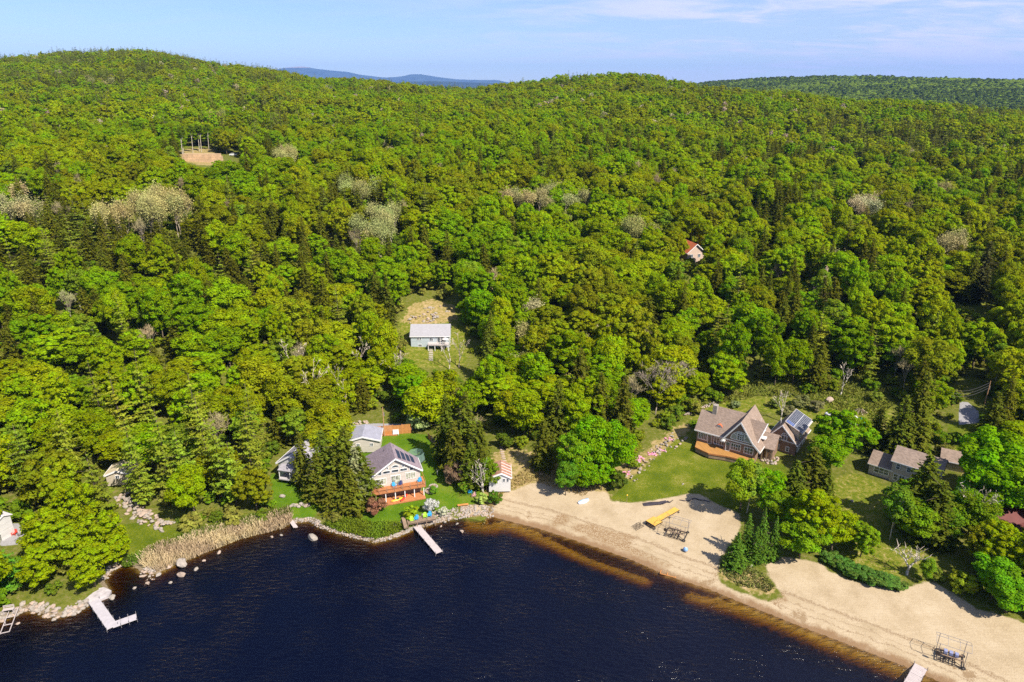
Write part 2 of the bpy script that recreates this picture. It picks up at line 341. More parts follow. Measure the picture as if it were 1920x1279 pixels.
# ---------------------------------------------------------------- the ground, the lake bed and the lake
def ground_material():
    m, t = mat('ground cover')
    co = t.n('ShaderNodeTexCoord').outputs['Object']
    A = {k: t.attr(k).outputs['Fac'] for k in ('sand', 'dry', 'lawn', 'mown', 'meadow', 'road', 'shore', 'bar', 'debris')}
    nA = t.noise(.22, co, 5, .6); nB = t.noise(1.1, co, 5, .65); nC = t.noise(5, co, 4, .6); nD = t.noise(.07, co, 3)
    wob = t.math('ADD', t.math('MULTIPLY', t.math('SUBTRACT', nB, .5), 2.2), t.math('MULTIPLY', t.math('SUBTRACT', nA, .5), 2.6))
    # forest floor: leaf litter, moss and low growth
    floor = t.ramp(t.math('ADD', t.math('MULTIPLY', nB, .6), t.math('MULTIPLY', nC, .4)), [(.32, (.055, .07, .008)), (.5, (.11, .125, .014)), (.66, (.20, .16, .07))])
    # dry grass and dirt
    dry = t.ramp(t.math('ADD', t.math('MULTIPLY', nB, .65), t.math('MULTIPLY', nC, .35)), [(.3, (.10, .11, .02)), (.45, (.22, .18, .05)), (.58, (.36, .26, .13)), (.72, (.45, .34, .21))])
    lawn = t.ramp(t.math('ADD', t.math('MULTIPLY', nA, .5), t.math('MULTIPLY', nC, .5)), [(.4, (.050, .108, .004)), (.5, (.078, .148, .005)), (.6, (.125, .175, .010))])
    mown = t.ramp(t.math('ADD', t.math('MULTIPLY', nA, .45), t.math('MULTIPLY', nC, .55)), [(.40, (.055, .085, .004)), (.49, (.09, .12, .005)), (.56, (.135, .15, .010)), (.64, (.25, .215, .07))])
    mead = t.ramp(t.math('ADD', t.math('MULTIPLY', nB, .55), t.math('MULTIPLY', nC, .45)), [(.4, (.07, .105, .006)), (.49, (.115, .14, .009)), (.56, (.19, .175, .03)), (.64, (.34, .265, .13))])
    big = t.step(t.math('ADD', t.math('MULTIPLY', nA, .7), t.math('MULTIPLY', nC, .3)), .5, .68)
    lawn2 = t.mix(t.math('MULTIPLY', big, .55), lawn, (.16, .17, .03))
    # sand: raked tone, wet strip at the waterline, wrack lines of leaves and twigs
    sand = t.ramp(t.math('ADD', t.math('MULTIPLY', nA, .5), t.math('ADD', t.math('MULTIPLY', nB, .2), t.math('MULTIPLY', nC, .3))), [(.38, (.32, .245, .15)), (.5, (.395, .31, .20)), (.6, (.44, .355, .24))])
    trk = t.n('ShaderNodeTexWave', {'Vector': co, 'Scale': .55, 'Distortion': 9., 'Detail': 3., 'Detail Scale': .35}, bands_direction='Y').outputs['Fac']
    sand = t.mix(t.math('MULTIPLY', t.step(trk, .84, 1.), .17), sand, (.27, .19, .11))
    speck = t.step(t.noise(2.6, co, 2, .8), .665, .72)
    sand = t.mix(t.math('MULTIPLY', speck, .5), sand, (.22, .155, .08))
    sh = A['shore']; shn = t.math('ADD', sh, t.math('MULTIPLY', t.math('SUBTRACT', nB, .5), 1.6))
    shn = t.math('ADD', shn, t.math('MULTIPLY', t.math('SUBTRACT', nA, .5), 2.4))
    wet = t.math('SUBTRACT', 1., t.step(shn, .5, 1.7))
    sand = t.mix(t.math('MULTIPLY', wet, .8), sand, (.19, .105, .048))
    for c_, w_, a_ in ((2.6, .22, .6), (3.9, .2, .45), (5.6, .55, .65)):
        dd = t.math('ABSOLUTE', t.math('SUBTRACT', shn, c_)); ln = t.math('SUBTRACT', 1., t.step(dd, w_ * .3, w_))
        sand = t.mix(t.math('MULTIPLY', t.math('MULTIPLY', ln, t.step(nC, .42, .56)), a_), sand, (.15, .085, .04))
    patch = t.math('MULTIPLY', t.step(t.math('ADD', t.math('MULTIPLY', nA, .75), t.math('MULTIPLY', nC, .25)), .56, .63), t.math('SUBTRACT', 1., t.step(sh, 5., 9.)))
    sand = t.mix(t.math('MULTIPLY', patch, .75), sand, (.20, .125, .06))
    sand = t.mix(t.math('MULTIPLY', t.math('MULTIPLY', t.step(t.math('ADD', A['debris'], wob), -.5, .6), t.step(nC, .36, .58)), .85), sand, (.20, .115, .05))
    road = t.ramp(nC, [(.3, (.22, .21, .22)), (.7, (.34, .33, .34))])
    c = floor
    c = t.mix(t.step(t.math('ADD', A['meadow'], wob), -.5, .7), c, mead)
    c = t.mix(t.step(t.math('ADD', A['dry'], t.math('MULTIPLY', wob, 1.7)), -.5, .6), c, dry)
    c = t.mix(t.step(t.math('ADD', A['mown'], t.math('MULTIPLY', wob, .45)), -.2, .3), c, mown)
    lm = t.step(t.math('ADD', A['lawn'], t.math('MULTIPLY', wob, .45)), -.2, .3)
    c = t.mix(lm, c, lawn2)
    c = t.mix(t.step(t.math('ADD', A['sand'], t.math('MULTIPLY', wob, .45)), -.25, .35), c, sand)
    c = t.mix(t.step(t.math('ADD', A['road'], t.math('MULTIPLY', wob, .15)), -.1, .1), c, road)
    # stony bank where no beach is, lake bed below the water
    bank = t.ramp(nC, [(.35, (.10, .08, .05)), (.6, (.26, .2, .13))])
    bk = t.math('MULTIPLY', t.math('SUBTRACT', 1., t.step(sh, .5, 1.3)), t.math('SUBTRACT', 1., t.step(A['sand'], -3., -1.)))
    c = t.mix(bk, c, bank)
    bedc = t.mix(t.step(t.math('ADD', A['bar'], t.math('MULTIPLY', t.math('SUBTRACT', nB, .5), 1.5)), .3, .6), t.ramp(nB, [(.3, (.05, .025, .018)), (.7, (.13, .07, .035))]), (.42, .31, .17))
    c = t.mix(t.math('SUBTRACT', 1., t.step(sh, -.6, -.05)), c, bedc)
    h = t.math('ADD', nC, t.math('MULTIPLY', t.noise(14, co, 3, .6), .4))
    b = t.n('ShaderNodeBump', {'Strength': .55, 'Distance': .12, 'Height': h})
    p = t.n('ShaderNodeBsdfPrincipled', {'Base Color': c, 'Roughness': .92, 'Specular IOR Level': .1, 'Normal': b.outputs[0]})
    out(t, p); return m
GROUND = ground_material()
def axis(dense0, dense1, step, lim0, lim1, grow=1.07):
    a = list(np.arange(dense0, dense1, step)); s = step; x = a[-1]
    while x < lim1: s = min(s * grow, 26); x += s; a.append(x)
    s = step; x = dense0; b = []
    while x > lim0: s = min(s * grow, 26); x -= s; b.append(x)
    return np.array(b[::-1] + a)
BARS = [np.array([gp(*p) for p in q]) for q in ([(930, 984), (960, 986), (1040, 1020), (1096, 1046), (1158, 1068), (1208, 1086)], [(1296, 1117), (1348, 1130), (1460, 1164), (1573, 1213), (1657, 1243), (1720, 1272), (1900, 1360)])]
def make_ground():
    X = axis(-112, 134, .75, -1500, 1500); Y = axis(56, 205, .75, -60, 1950)
    xx, yy = np.meshgrid(X, Y); x = xx.ravel(); y = yy.ravel()
    z = ground(x, y); s = sgn_shore(x, y)
    A = {k: regdist(x, y, k) for k in RW}
    db = np.minimum(segdist(x, y, BARS[0]), segdist(x, y, BARS[1]) * .95)
    bar = np.clip(1.25 - db / 1.9, 0, 1); bar = np.maximum(bar, np.clip(1 - segdist(x, y, np.array([gp(885, 985), gp(925, 988)])) / 3.2, 0, 1))
    A['bar'] = bar; A['shore'] = np.clip(s, -8, 12)
    deeper = np.where((s < 0) & (s > -9), np.interp(-s, [0, .3, .8, 3, 9], [0, .25, .95, 1.7, 2.4]), -np.minimum(z, 0))
    z = np.where(s < 0, -np.where(bar > .15, np.minimum(deeper, deeper * (1 - bar) + .5 * bar), np.maximum(deeper, -z)), z)
    # smooth roadbeds and beach a little
    n, m_ = len(Y), len(X); idx = np.arange(n * m_).reshape(n, m_)
    q = np.stack([idx[:-1, :-1], idx[:-1, 1:], idx[1:, 1:], idx[1:, :-1]], -1).reshape(-1, 4)
    fc = {k: v[q].mean(1) for k, v in A.items()}
    cls = np.zeros(len(q), int)
    cls[fc['meadow'] > 0] = 4; cls[fc['dry'] > 0] = 5; cls[fc['mown'] > 0] = 2; cls[fc['lawn'] > 0] = 2; cls[fc['sand'] > 0] = 1; cls[fc['road'] > 0] = 3; cls[fc['shore'] < 0] = 6
    names = {0: 'forest_floor', 1: 'beach', 2: 'lawn', 3: 'road', 4: 'meadow', 5: 'bare_ground', 6: 'lake_bed'}
    for k, nm in names.items():
        f = q[cls == k]
        if not len(f): continue
        u, inv = np.unique(f, return_inverse=True); inv = inv.reshape(-1, 4)
        me = bpy.data.meshes.new(nm); me.vertices.add(len(u)); me.vertices.foreach_set('co', np.stack([x[u], y[u], z[u]], -1).ravel())
        me.loops.add(inv.size); me.loops.foreach_set('vertex_index', inv.ravel().astype(np.int32))
        me.polygons.add(len(inv)); me.polygons.foreach_set('loop_start', np.arange(0, inv.size, 4, dtype=np.int32)); me.polygons.foreach_set('loop_total', np.full(len(inv), 4, np.int32))
        me.update(); me.polygons.foreach_set('use_smooth', np.ones(len(inv), bool)); me.materials.append(GROUND)
        for an, av in A.items():
            at = me.attributes.new(an, 'FLOAT', 'POINT'); at.data.foreach_set('value', av[u].astype(np.float32))
        o = bpy.data.objects.new(nm, me); link(o); o['kind'] = 'structure'
make_ground()
def grid_mesh(nm, X, Y, zf, mt, attrs=None, keep=None):
    xx, yy = np.meshgrid(X, Y); x = xx.ravel(); y = yy.ravel(); n, m_ = len(Y), len(X); idx = np.arange(n * m_).reshape(n, m_)
    q = np.stack([idx[:-1, :-1], idx[:-1, 1:], idx[1:, 1:], idx[1:, :-1]], -1).reshape(-1, 4)
    if keep is not None: q = q[keep(x, y)[q].any(1)]
    z = zf(x, y); me = bpy.data.meshes.new(nm); me.vertices.add(len(x)); me.vertices.foreach_set('co', np.stack([x, y, z], -1).ravel())
    me.loops.add(q.size); me.loops.foreach_set('vertex_index', q.ravel().astype(np.int32)); me.polygons.add(len(q))
    me.polygons.foreach_set('loop_start', np.arange(0, q.size, 4, dtype=np.int32)); me.polygons.foreach_set('loop_total', np.full(len(q), 4, np.int32))
    me.update(); me.polygons.foreach_set('use_smooth', np.ones(len(q), bool)); me.materials.append(mt)
    for an, av in (attrs or {}).items():
        at = me.attributes.new(an, 'FLOAT', 'POINT'); at.data.foreach_set('value', av(x, y).astype(np.float32))
    o = bpy.data.objects.new(nm, me); link(o); o['kind'] = 'structure'; return o
def water_material():
    m, t = mat('tea coloured lake water')
    co = t.n('ShaderNodeTexCoord').outputs['Object']; dep = t.attr('depth').outputs['Fac']
    ex = [t.math('EXPONENT', t.math('MULTIPLY', dep, -k)) for k in (.85, 1.2, 3.0)]
    tint = t.n('ShaderNodeCombineColor', {0: ex[0], 1: ex[1], 2: ex[2]}).outputs[0]
    mp = t.n('ShaderNodeMapping', {'Vector': co, 'Rotation': (0, 0, R(28)), 'Scale': (.55, 1.5, 1)}).outputs[0]
    w1 = t.noise(1.15, mp, 4, .6, .4); w2 = t.noise(.12, co, 2, .5)
    calm = t.step(w2, .35, .62)
    b = t.n('ShaderNodeBump', {'Strength': t.math('ADD', .36, t.math('MULTIPLY', calm, .42)), 'Distance': .4, 'Height': w1})
    gl = t.n('ShaderNodeBsdfGlossy', {'Color': (.95, .97, 1, 1), 'Roughness': .17, 'Normal': b.outputs[0]})
    fr = t.n('ShaderNodeFresnel', {'IOR': 1.33, 'Normal': b.outputs[0]}).outputs[0]
    tr = t.n('ShaderNodeBsdfTransparent', {'Color': tint}); body = t.n('ShaderNodeBsdfDiffuse', {'Color': (.0009, .0015, .0080, 1)})
    deepf = t.step(dep, 1.2, 2.6)
    under = t.n('ShaderNodeMixShader', {0: deepf, 1: tr.outputs[0], 2: body.outputs[0]})
    out(t, t.n('ShaderNodeMixShader', {0: fr, 1: under.outputs[0], 2: gl.outputs[0]})); return m
def bed_depth(x, y):
    s = sgn_shore(x, y); db = np.minimum(segdist(x, y, BARS[0]), segdist(x, y, BARS[1]) * .95); bar = np.clip(1.25 - db / 1.9, 0, 1)
    bar = np.maximum(bar, np.clip(1 - segdist(x, y, np.array([gp(885, 985), gp(925, 988)])) / 3.2, 0, 1))
    dp = np.interp(-s, [0, .3, .8, 3, 9, 30], [0, .25, .95, 1.7, 2.6, 5.]); return np.where(bar > .15, np.minimum(dp, dp * (1 - bar) + .5 * bar), dp)
grid_mesh('lake', np.concatenate([np.arange(-400, -112, 12), np.arange(-112, 90, 1.2), np.arange(90, 300, 12)]), np.concatenate([np.arange(-60, 56, 8), np.arange(56, 120, 1.2)]),
          lambda x, y: x * 0, water_material(), {'depth': bed_depth}, keep=lambda x, y: sgn_shore(x, y) < 1.)

# ---------------------------------------------------------------- trees
def cards(P, N, S, asp=.75, seed=0, clump=None):
    """leaf sprays: small pointed faces at P facing N of size S"""
    g = np.random.default_rng(seed); n = len(P)
    N = N / (np.linalg.norm(N, axis=1, keepdims=True) + 1e-9); a = np.cross(N, g.normal(size=(n, 3))); a /= np.linalg.norm(a, axis=1, keepdims=True) + 1e-9
    b = np.cross(N, a); S = np.broadcast_to(np.asarray(S, float), (n,))[:, None]
    j = lambda: g.uniform(.7, 1.3, (n, 1))
    v = np.stack([P + a * S * j(), P + b * S * asp * j() + N * S * .15, P - a * S * j(), P - b * S * asp * j() + N * S * .15], 1).reshape(-1, 3)
    leaf = np.repeat(g.uniform(0, 1, n), 4); cl = np.repeat(clump if clump is not None else g.uniform(0, 1, n), 4)
    return v, np.arange(4 * n).reshape(n, 4), leaf, cl
def card_mesh(name, parts, mt, trunk=None, tmat=None):
    """one mesh from card arrays, with a trunk (an M) joined on when given"""
    v = np.concatenate([p[0] for p in parts]); off = 0; fs = []
    for p in parts: fs.append(p[1] + off); off += len(p[0])
    q = np.concatenate(fs); lf = np.concatenate([p[2] for p in parts]); cl = np.concatenate([p[3] for p in parts])
    loops = q.ravel(); starts = np.arange(0, q.size, 4); tot = np.full(len(q), 4); mi = np.zeros(len(q), np.int32)
    if trunk is not None:
        tv = np.array(trunk.v); tl = np.concatenate([np.array(f) for f in trunk.f]) + len(v); tt = np.array([len(f) for f in trunk.f])
        ts = np.concatenate([[0], np.cumsum(tt)[:-1]]) + q.size; v = np.concatenate([v, tv]); loops = np.concatenate([loops, tl]); starts = np.concatenate([starts, ts]); tot = np.concatenate([tot, tt])
        mi = np.concatenate([mi, np.ones(len(tt), np.int32)]); lf = np.concatenate([lf, np.zeros(len(tv))]); cl = np.concatenate([cl, np.zeros(len(tv))])
    me = bpy.data.meshes.new(name); me.vertices.add(len(v)); me.vertices.foreach_set('co', v.ravel()); me.loops.add(len(loops)); me.loops.foreach_set('vertex_index', loops.astype(np.int32))
    me.polygons.add(len(starts)); me.polygons.foreach_set('loop_start', starts.astype(np.int32)); me.polygons.foreach_set('loop_total', tot.astype(np.int32)); me.update()
    me.materials.append(mt)
    if trunk is not None: me.materials.append(tmat)
    me.polygons.foreach_set('material_index', mi)
    for an, av in (('leaf', lf), ('clump', cl)):
        at = me.attributes.new(an, 'FLOAT', 'POINT'); at.data.foreach_set('value', av.astype(np.float32))
    me.update(); return me
def limbs(m, base, tips, r0, seed=0, bend=.12, n=5):
    """trunk up the middle with limbs that bend towards the given tips"""
    g = random.Random(seed)
    for (tp, zb, r) in tips:
        a = Vector((base[0] * 0, 0, zb)); tp = Vector(tp); mid = a.lerp(tp, .5) + Vector((g.uniform(-1, 1), g.uniform(-1, 1), g.uniform(-.3, .6))) * (tp - a).length * bend
        m.tube(a, mid, r, r * .65, n); m.tube(mid, tp, r * .65, r * .25, n)
def broadleaf(seed, H=15., Rr=4.6, nl=5200, ls=.34, z0=.30, puffs=46, trunk_r=.2, flat=.92, gap=0., top=.5, psize=1., oval=0.):
    g = np.random.default_rng(seed); c0 = H * (z0 + (1 - z0) * .5); hz = H * (1 - z0) * .5
    d = g.normal(size=(puffs, 3)); d[:, 2] = d[:, 2] * .9 + .28; d /= np.linalg.norm(d, axis=1, keepdims=True)
    rad = g.uniform(.5, .93, puffs) ** .6; lump = 1 + .22 * np.sin(d[:, 0] * 3 + seed) * np.cos(d[:, 1] * 3.3 + seed * 2)
    pr_ = g.uniform(.15, .30, puffs) * Rr * psize; ax = 1 + oval * g.uniform(-.6, .6); bx = 1 / ax
    C = np.stack([ax * d[:, 0] * (Rr - pr_ * .5) * rad * lump, bx * d[:, 1] * (Rr - pr_ * .5) * rad * lump, c0 + d[:, 2] * (hz - pr_ * .4) * rad], 1)
    w_ = pr_ ** 2; cnt = np.maximum(10, (nl * w_ / w_.sum()).astype(int)); parts = []
    for i in range(puffs):
        k = cnt[i]; e = g.normal(size=(k, 3)); e[:, 2] = np.abs(e[:, 2]) * .9 - .25; e /= np.linalg.norm(e, axis=1, keepdims=True)
        rr = pr_[i] * g.uniform(.62, 1.12, k)[:, None]; P = C[i] + e * rr * np.array([1, 1, flat])
        N = e * 1.0 + g.normal(size=(k, 3)) * .36 + np.array([0, 0, .35])
        parts.append(cards(P, N, ls * g.uniform(.55, 1.15, k), seed=seed * 97 + i, clump=np.full(k, g.uniform())))
    k = nl // 10; e = g.normal(size=(k, 3)); e /= np.linalg.norm(e, axis=1, keepdims=True); P = e * g.uniform(.2, .8, (k, 1)) * np.array([Rr * .8, Rr * .8, hz * .8]) + np.array([0, 0, c0])
    parts.append(cards(P, e + np.array([0, 0, .6]), ls * 1.25, seed=seed + 5))
    T = M(); top_z = H * .72; bend = Vector((g.uniform(-.3, .3), g.uniform(-.3, .3), 0)); zs = [-.6, H * .2, H * .45, top_z]
    for a, b in zip(range(3), range(1, 4)): T.tube(bend * math.sin(a) + Vector((0, 0, zs[a])), bend * math.sin(b) + Vector((0, 0, zs[b])), trunk_r * (1 - a * .24), trunk_r * (1 - b * .24), 7)
    sel = g.choice(puffs, min(11, puffs), replace=False); limbs(T, (0, 0, 0), [(C[i], H * g.uniform(.22, .5), trunk_r * .42) for i in sel], trunk_r, seed)
    return parts, T
def conifer(seed, H=16., Rr=3.6, levels=34, per=8, dens=11, ls=.36, p=.8, droop=.22, z0=.08, gapy=0., upturn=0., plate=0., trunk_r=.2):
    g = np.random.default_rng(seed); parts = []; P = []; N = []; S = []; CL = []
    for L in range(levels):
        t = (L + g.uniform(-.35, .35)) / levels; t = min(max(t, 0), .985); z = H * (z0 + (1 - z0) * t); env = Rr * (1 - t) ** p * (.82 + .18 * math.sin(L * 1.7 + seed)) + .12
        if t < .1: env *= .75
        a0 = g.uniform(0, 6.28); nb = max(3, int(per * (.5 + .5 * (1 - t))))
        for b in range(nb):
            if g.uniform() < gapy: continue
            a = a0 + 6.283 * b / nb + g.uniform(-.3, .3); l = env * g.uniform(.62, 1.12); k = max(3, int(dens * l / 2.2)); u = (np.arange(k) + g.uniform(.1, .9)) / k
            u = np.clip(u * .9 + .12, 0, 1); wd = .34 * l * (1 - u * .75) * (1 if plate == 0 else 1.25)
            off = g.uniform(-1, 1, k) * wd; x = np.cos(a) * u * l - np.sin(a) * off; y = np.sin(a) * u * l + np.cos(a) * off
            zz_ = z - droop * l * u ** 1.5 + upturn * l * u ** 2 + g.uniform(-.12, .12, k) - np.abs(off) * .25
            P.append(np.stack([x, y, zz_], 1)); sd = .5 if plate == 0 else .28
            N.append(np.stack([np.cos(a) * (.35 + 0 * u) + g.normal(size=k) * sd, np.sin(a) * (.35 + 0 * u) + g.normal(size=k) * sd, np.ones(k)], 1)); S.append(ls * g.uniform(.6, 1.15, k) * (.75 + .25 * (1 - t))); CL.append(np.full(k, g.uniform()))
    parts.append(cards(np.concatenate(P), np.concatenate(N), np.concatenate(S), .5, seed + 3, np.concatenate(CL)))
    T = M(); T.tube((0, 0, -.6), (0, 0, H * .55), trunk_r, trunk_r * .6, 7); T.tube((0, 0, H * .55), (0, 0, H * .99), trunk_r * .6, .03, 6)
    for i in range(9 if plate else 4):
        a = g.uniform(0, 6.28); z = H * g.uniform(.15, .75); l = Rr * .7; T.tube((0, 0, z), (math.cos(a) * l, math.sin(a) * l, z + l * .1), .05, .02, 4)
    return parts, T
def branching(seed, H=12., spread=.5, depth=4, r0=.17, kids=(3, 4), twig=True, ls=.3, fork=.3, nfleck=8, tw=.035):
    """a leafless tree: limbs forking down to fine twigs"""
    g = random.Random(seed); T = M(); ends = []
    def grow(p, d, l, r, k):
        q = p + d * l * .5 + Vector((g.uniform(-1, 1), g.uniform(-1, 1), g.uniform(-.4, .4))) * l * .07; e = q + (d + Vector((g.uniform(-1, 1), g.uniform(-1, 1), .3)) * .18).normalized() * l * .5
        T.tube(p, q, r, r * .85, 6 if k < 2 else 4); T.tube(q, e, r * .85, r * .66, 6 if k < 2 else 4)
        if k >= depth: ends.append((e, d)); return
        for i in range(g.choice(kids)):
            nd = (d + Vector((g.uniform(-1, 1), g.uniform(-1, 1), g.uniform(-.15, .75))) * spread * (1.25 if k else 1)).normalized()
            st = q.lerp(e, g.uniform(.1, 1.)) if i else e; grow(st, nd, l * g.uniform(.6, .82), r * .6, k + 1)
    grow(Vector((0, 0, -.4)), Vector((g.uniform(-.08, .08), g.uniform(-.08, .08), 1)).normalized(), H * fork, r0, 0)
    gg = np.random.default_rng(seed); P = []; N = []
    v = []; q = []; cl = []
    if twig:
        k = 0
        for e, d in ends:
            for j in range(nfleck):
                dd = (d + Vector(gg.normal(size=3)) * .6).normalized(); l = gg.uniform(.5, 1.3); s = dd.cross(Vector(gg.normal(size=3))).normalized() * tw; m2 = e + dd * l * .5 + Vector(gg.normal(size=3)) * .12
                v += [tuple(e - s), tuple(e + s), tuple(m2 + s), tuple(m2 - s), tuple(m2 - s), tuple(m2 + s), tuple(e + dd * l + s * .3), tuple(e + dd * l - s * .3)]; q += [(k, k + 1, k + 2, k + 3), (k + 4, k + 5, k + 6, k + 7)]; cl += [gg.uniform()] * 8; k += 8
    parts = [(np.array(v), np.array(q), gg.uniform(0, 1, len(v)), np.array(cl))] if v else []
    return parts, T, ends
def aspen(seed, H=17., Rr=3.2, nl=2300, ls=.2, bark=None):
    parts, T, ends = branching(seed, H, .36, 4, .15, (3, 3), True, fork=.27, nfleck=5, tw=.03)
    E_ = np.array([tuple(e) for e, d in ends]); g = np.random.default_rng(seed + 1); i = g.integers(0, len(E_), nl); P = E_[i] + g.normal(size=(nl, 3)) * np.array([.75, .75, 1.1])
    parts.append(cards(P, g.normal(size=(nl, 3)) + np.array([0, 0, .5]), ls * g.uniform(.5, 1.2, nl), seed=seed, clump=(i % 17) / 17.)); return parts, T

PROTO = {}     # kind -> list of (crown mesh, trunk mesh, joined mesh, height, radius)
def proto(kind, parts, T, H, Rr, lm, bm_):
    i = len(PROTO.setdefault(kind, [])); T2 = M(); T2.v, T2.f = T.v, T.f
    cr = card_mesh('%s_crown' % kind, parts, lm) if parts else None
    tr = T2.mesh('%s_trunk' % kind, bm_, True)
    jn = card_mesh('%s_whole' % kind, parts, lm, T, bm_) if parts else tr
    PROTO[kind].append((cr, tr, jn, H, Rr))
for i in range(10):
    H_, R_ = (15, 4.6) if i % 2 else (14, 4.9); soft = i % 3 == 1; airy = i % 5 == 3
    proto('maple', *broadleaf(20 + i, H_, R_, 5600 if airy else 9400, .28, .12 if airy else .18, 130 if soft else (90 if airy else 52 + i * 6), psize=.55 if soft else (.7 if airy else 1.), oval=.25 * (i % 4)), H_, R_, LEAF, BARK)
for i in range(3): proto('birch', *broadleaf(60 + i, 14, 3.3, 3600, .26, .26, 40, .13, gap=.1), 14, 3.3, LEAF, BIRCH)
for i in range(5): proto('hemlock', *conifer(80 + i, 16, 3.9, 42, 10, 17, .38, .5 + .06 * i, .24, .03), 16, 3.7, NEED, BARK)
for i in range(3): proto('pine', *conifer(100 + i, 19, 4.3, 17, 7, 26, .36, .5, .04, .16, .16, .12, 1.), 19, 4.3, NEED, BARK)
for i in range(3): proto('spruce', *conifer(120 + i, 8, 2.1, 40, 12, 20, .2, 1.0, .12, .0, 0, .05), 8, 1.75, NEED, BARK)
for i in range(3): proto('aspen', *aspen(140 + i), 17, 3.4, TWIG, GREYB)
for i in range(3):
    pp, tt, _ = branching(160 + i, 12, .5, 5, .13, (3, 3), True, nfleck=3, tw=.03, fork=.3); proto('bare', pp, tt, 12, 4, TWIG, GREYB)
for i in range(3): proto('shrub', *broadleaf(180 + i, 2.6, 1.7, 1500, .17, .0, 20, .04, flat=.8), 2.6, 1.7, LEAF, BARK)
# light forms of the same kinds for the far slopes
for i in range(6): proto('farmaple', *broadleaf(220 + i, 14, 4.8, 1250, .52, .2, 24 + 16 * (i % 3), psize=1 - .2 * (i % 3), oval=.2 * (i % 3)), 14, 4.8, LEAF, BARK)
for i in range(2): proto('farhemlock', *conifer(240 + i, 16, 3.6, 18, 7, 7, .62, .7, .2, .05), 16, 3.6, NEED, BARK)
for i in range(2): proto('farpine', *conifer(250 + i, 20, 3.6, 13, 6, 9, .6, .45, .03, .25, .12, .1, 1.), 20, 3.6, NEED, BARK)
for i in range(2): proto('faraspen', *broadleaf(260 + i, 15, 4.0, 700, .4, .15, 24), 15, 4.0, TWIG, GREYB)
# ---------------------------------------------------------------- buildings
WHITE = simple('white paint', (.56, .55, .54), .6, .05, 1.2, dirt=.12)
TRIM = simple('white trim', (.74, .72, .71), .5, .04)
CREAM = siding('cream lap siding', (.53, .48, .42), .14)
TAN = siding('tan lap siding', (.52, .45, .35), .14)
BROWN = siding('brown cedar shingles', (.27, .175, .125), .16, .16)
GREYS = siding('grey beige clapboard', (.44, .38, .34), .15)
BLUES = siding('pale blue clapboard', (.44, .50, .53), .15)
WSID = siding('white clapboard', (.56, .55, .545), .15)
MAUVE = roofing('mauve grey shingles', (.235, .185, .205))
TAUPE = roofing('taupe weathered shingles', (.255, .19, .15))
GREYR = roofing('grey shingles', (.30, .28, .30))
BLUER = roofing('blue grey shingles', (.27, .27, .32), .1)
PALER = roofing('light grey metal roof', (.31, .30, .315), .06)
RUST = simple('rusted roof', (.36, .19, .13), .85, .4, 1.6)
REDR = simple('dark red roof', (.12, .032, .028), .7, .15, .6)
ORANGER = simple('orange red roof', (.5, .13, .05), .7, .2, .6)
DECK = siding('stained cedar decking', (.45, .18, .07), .14, .12, True)
DECKG = siding('golden oiled decking', (.40, .20, .055), .14, .12, True)
FENCEW = siding('orange stained boards', (.56, .245, .075), .15, .12, True)
TIMBER = simple('weathered timber', (.26, .18, .12), .85, .3, 2)
GREYW = simple('silver grey dock boards', (.40, .37, .385), .8, .12, 1.5)
PALEW = simple('pale pink grey dock boards', (.43, .37, .355), .8, .1, 1.5)
YELW = simple('fresh yellow dock boards', (.62, .36, .065), .7, .12, 1.5)
DARKM = simple('dark steel', (.07, .055, .05), .5, .2, 3, .6)
GALV = simple('galvanised steel', (.36, .34, .34), .45, .15, 3, .7)
BLACK = simple('black rubber', (.025, .025, .028), .8, .2, 3)
GLASS = glassy('dark window glass')
CURT = glassy('curtained window glass', (.16, .17, .13))
STONE = simple('granite stone', (.30, .26, .22), .9, .3, 2.2, bump=.4)
STONEP = simple('pinkish granite', (.36, .275, .215), .9, .25, 1.6, bump=.4)
BLUEP = simple('bright blue plastic', (.03, .32, .62), .45, .08)
LIMEP = simple('lime green plastic', (.35, .62, .04), .45, .08)
REDP = simple('red plastic', (.6, .05, .03), .45, .08)
YELP = simple('yellow plastic', (.75, .45, .02), .45, .08)
TEAL = simple('teal tarpaulin', (.02, .36, .27), .5, .15, 2)
SILV = simple('silver tarpaulin', (.55, .55, .60), .5, .15, 2)
PANEL = simple('solar cells', (.02, .03, .06), .45, .2, 2, spec=.6)
PANELB = simple('blue solar cells', (.015, .06, .25), .4, .2, 2, spec=.6)
FOUND = simple('concrete', (.42, .37, .32), .9, .12, 1.5)

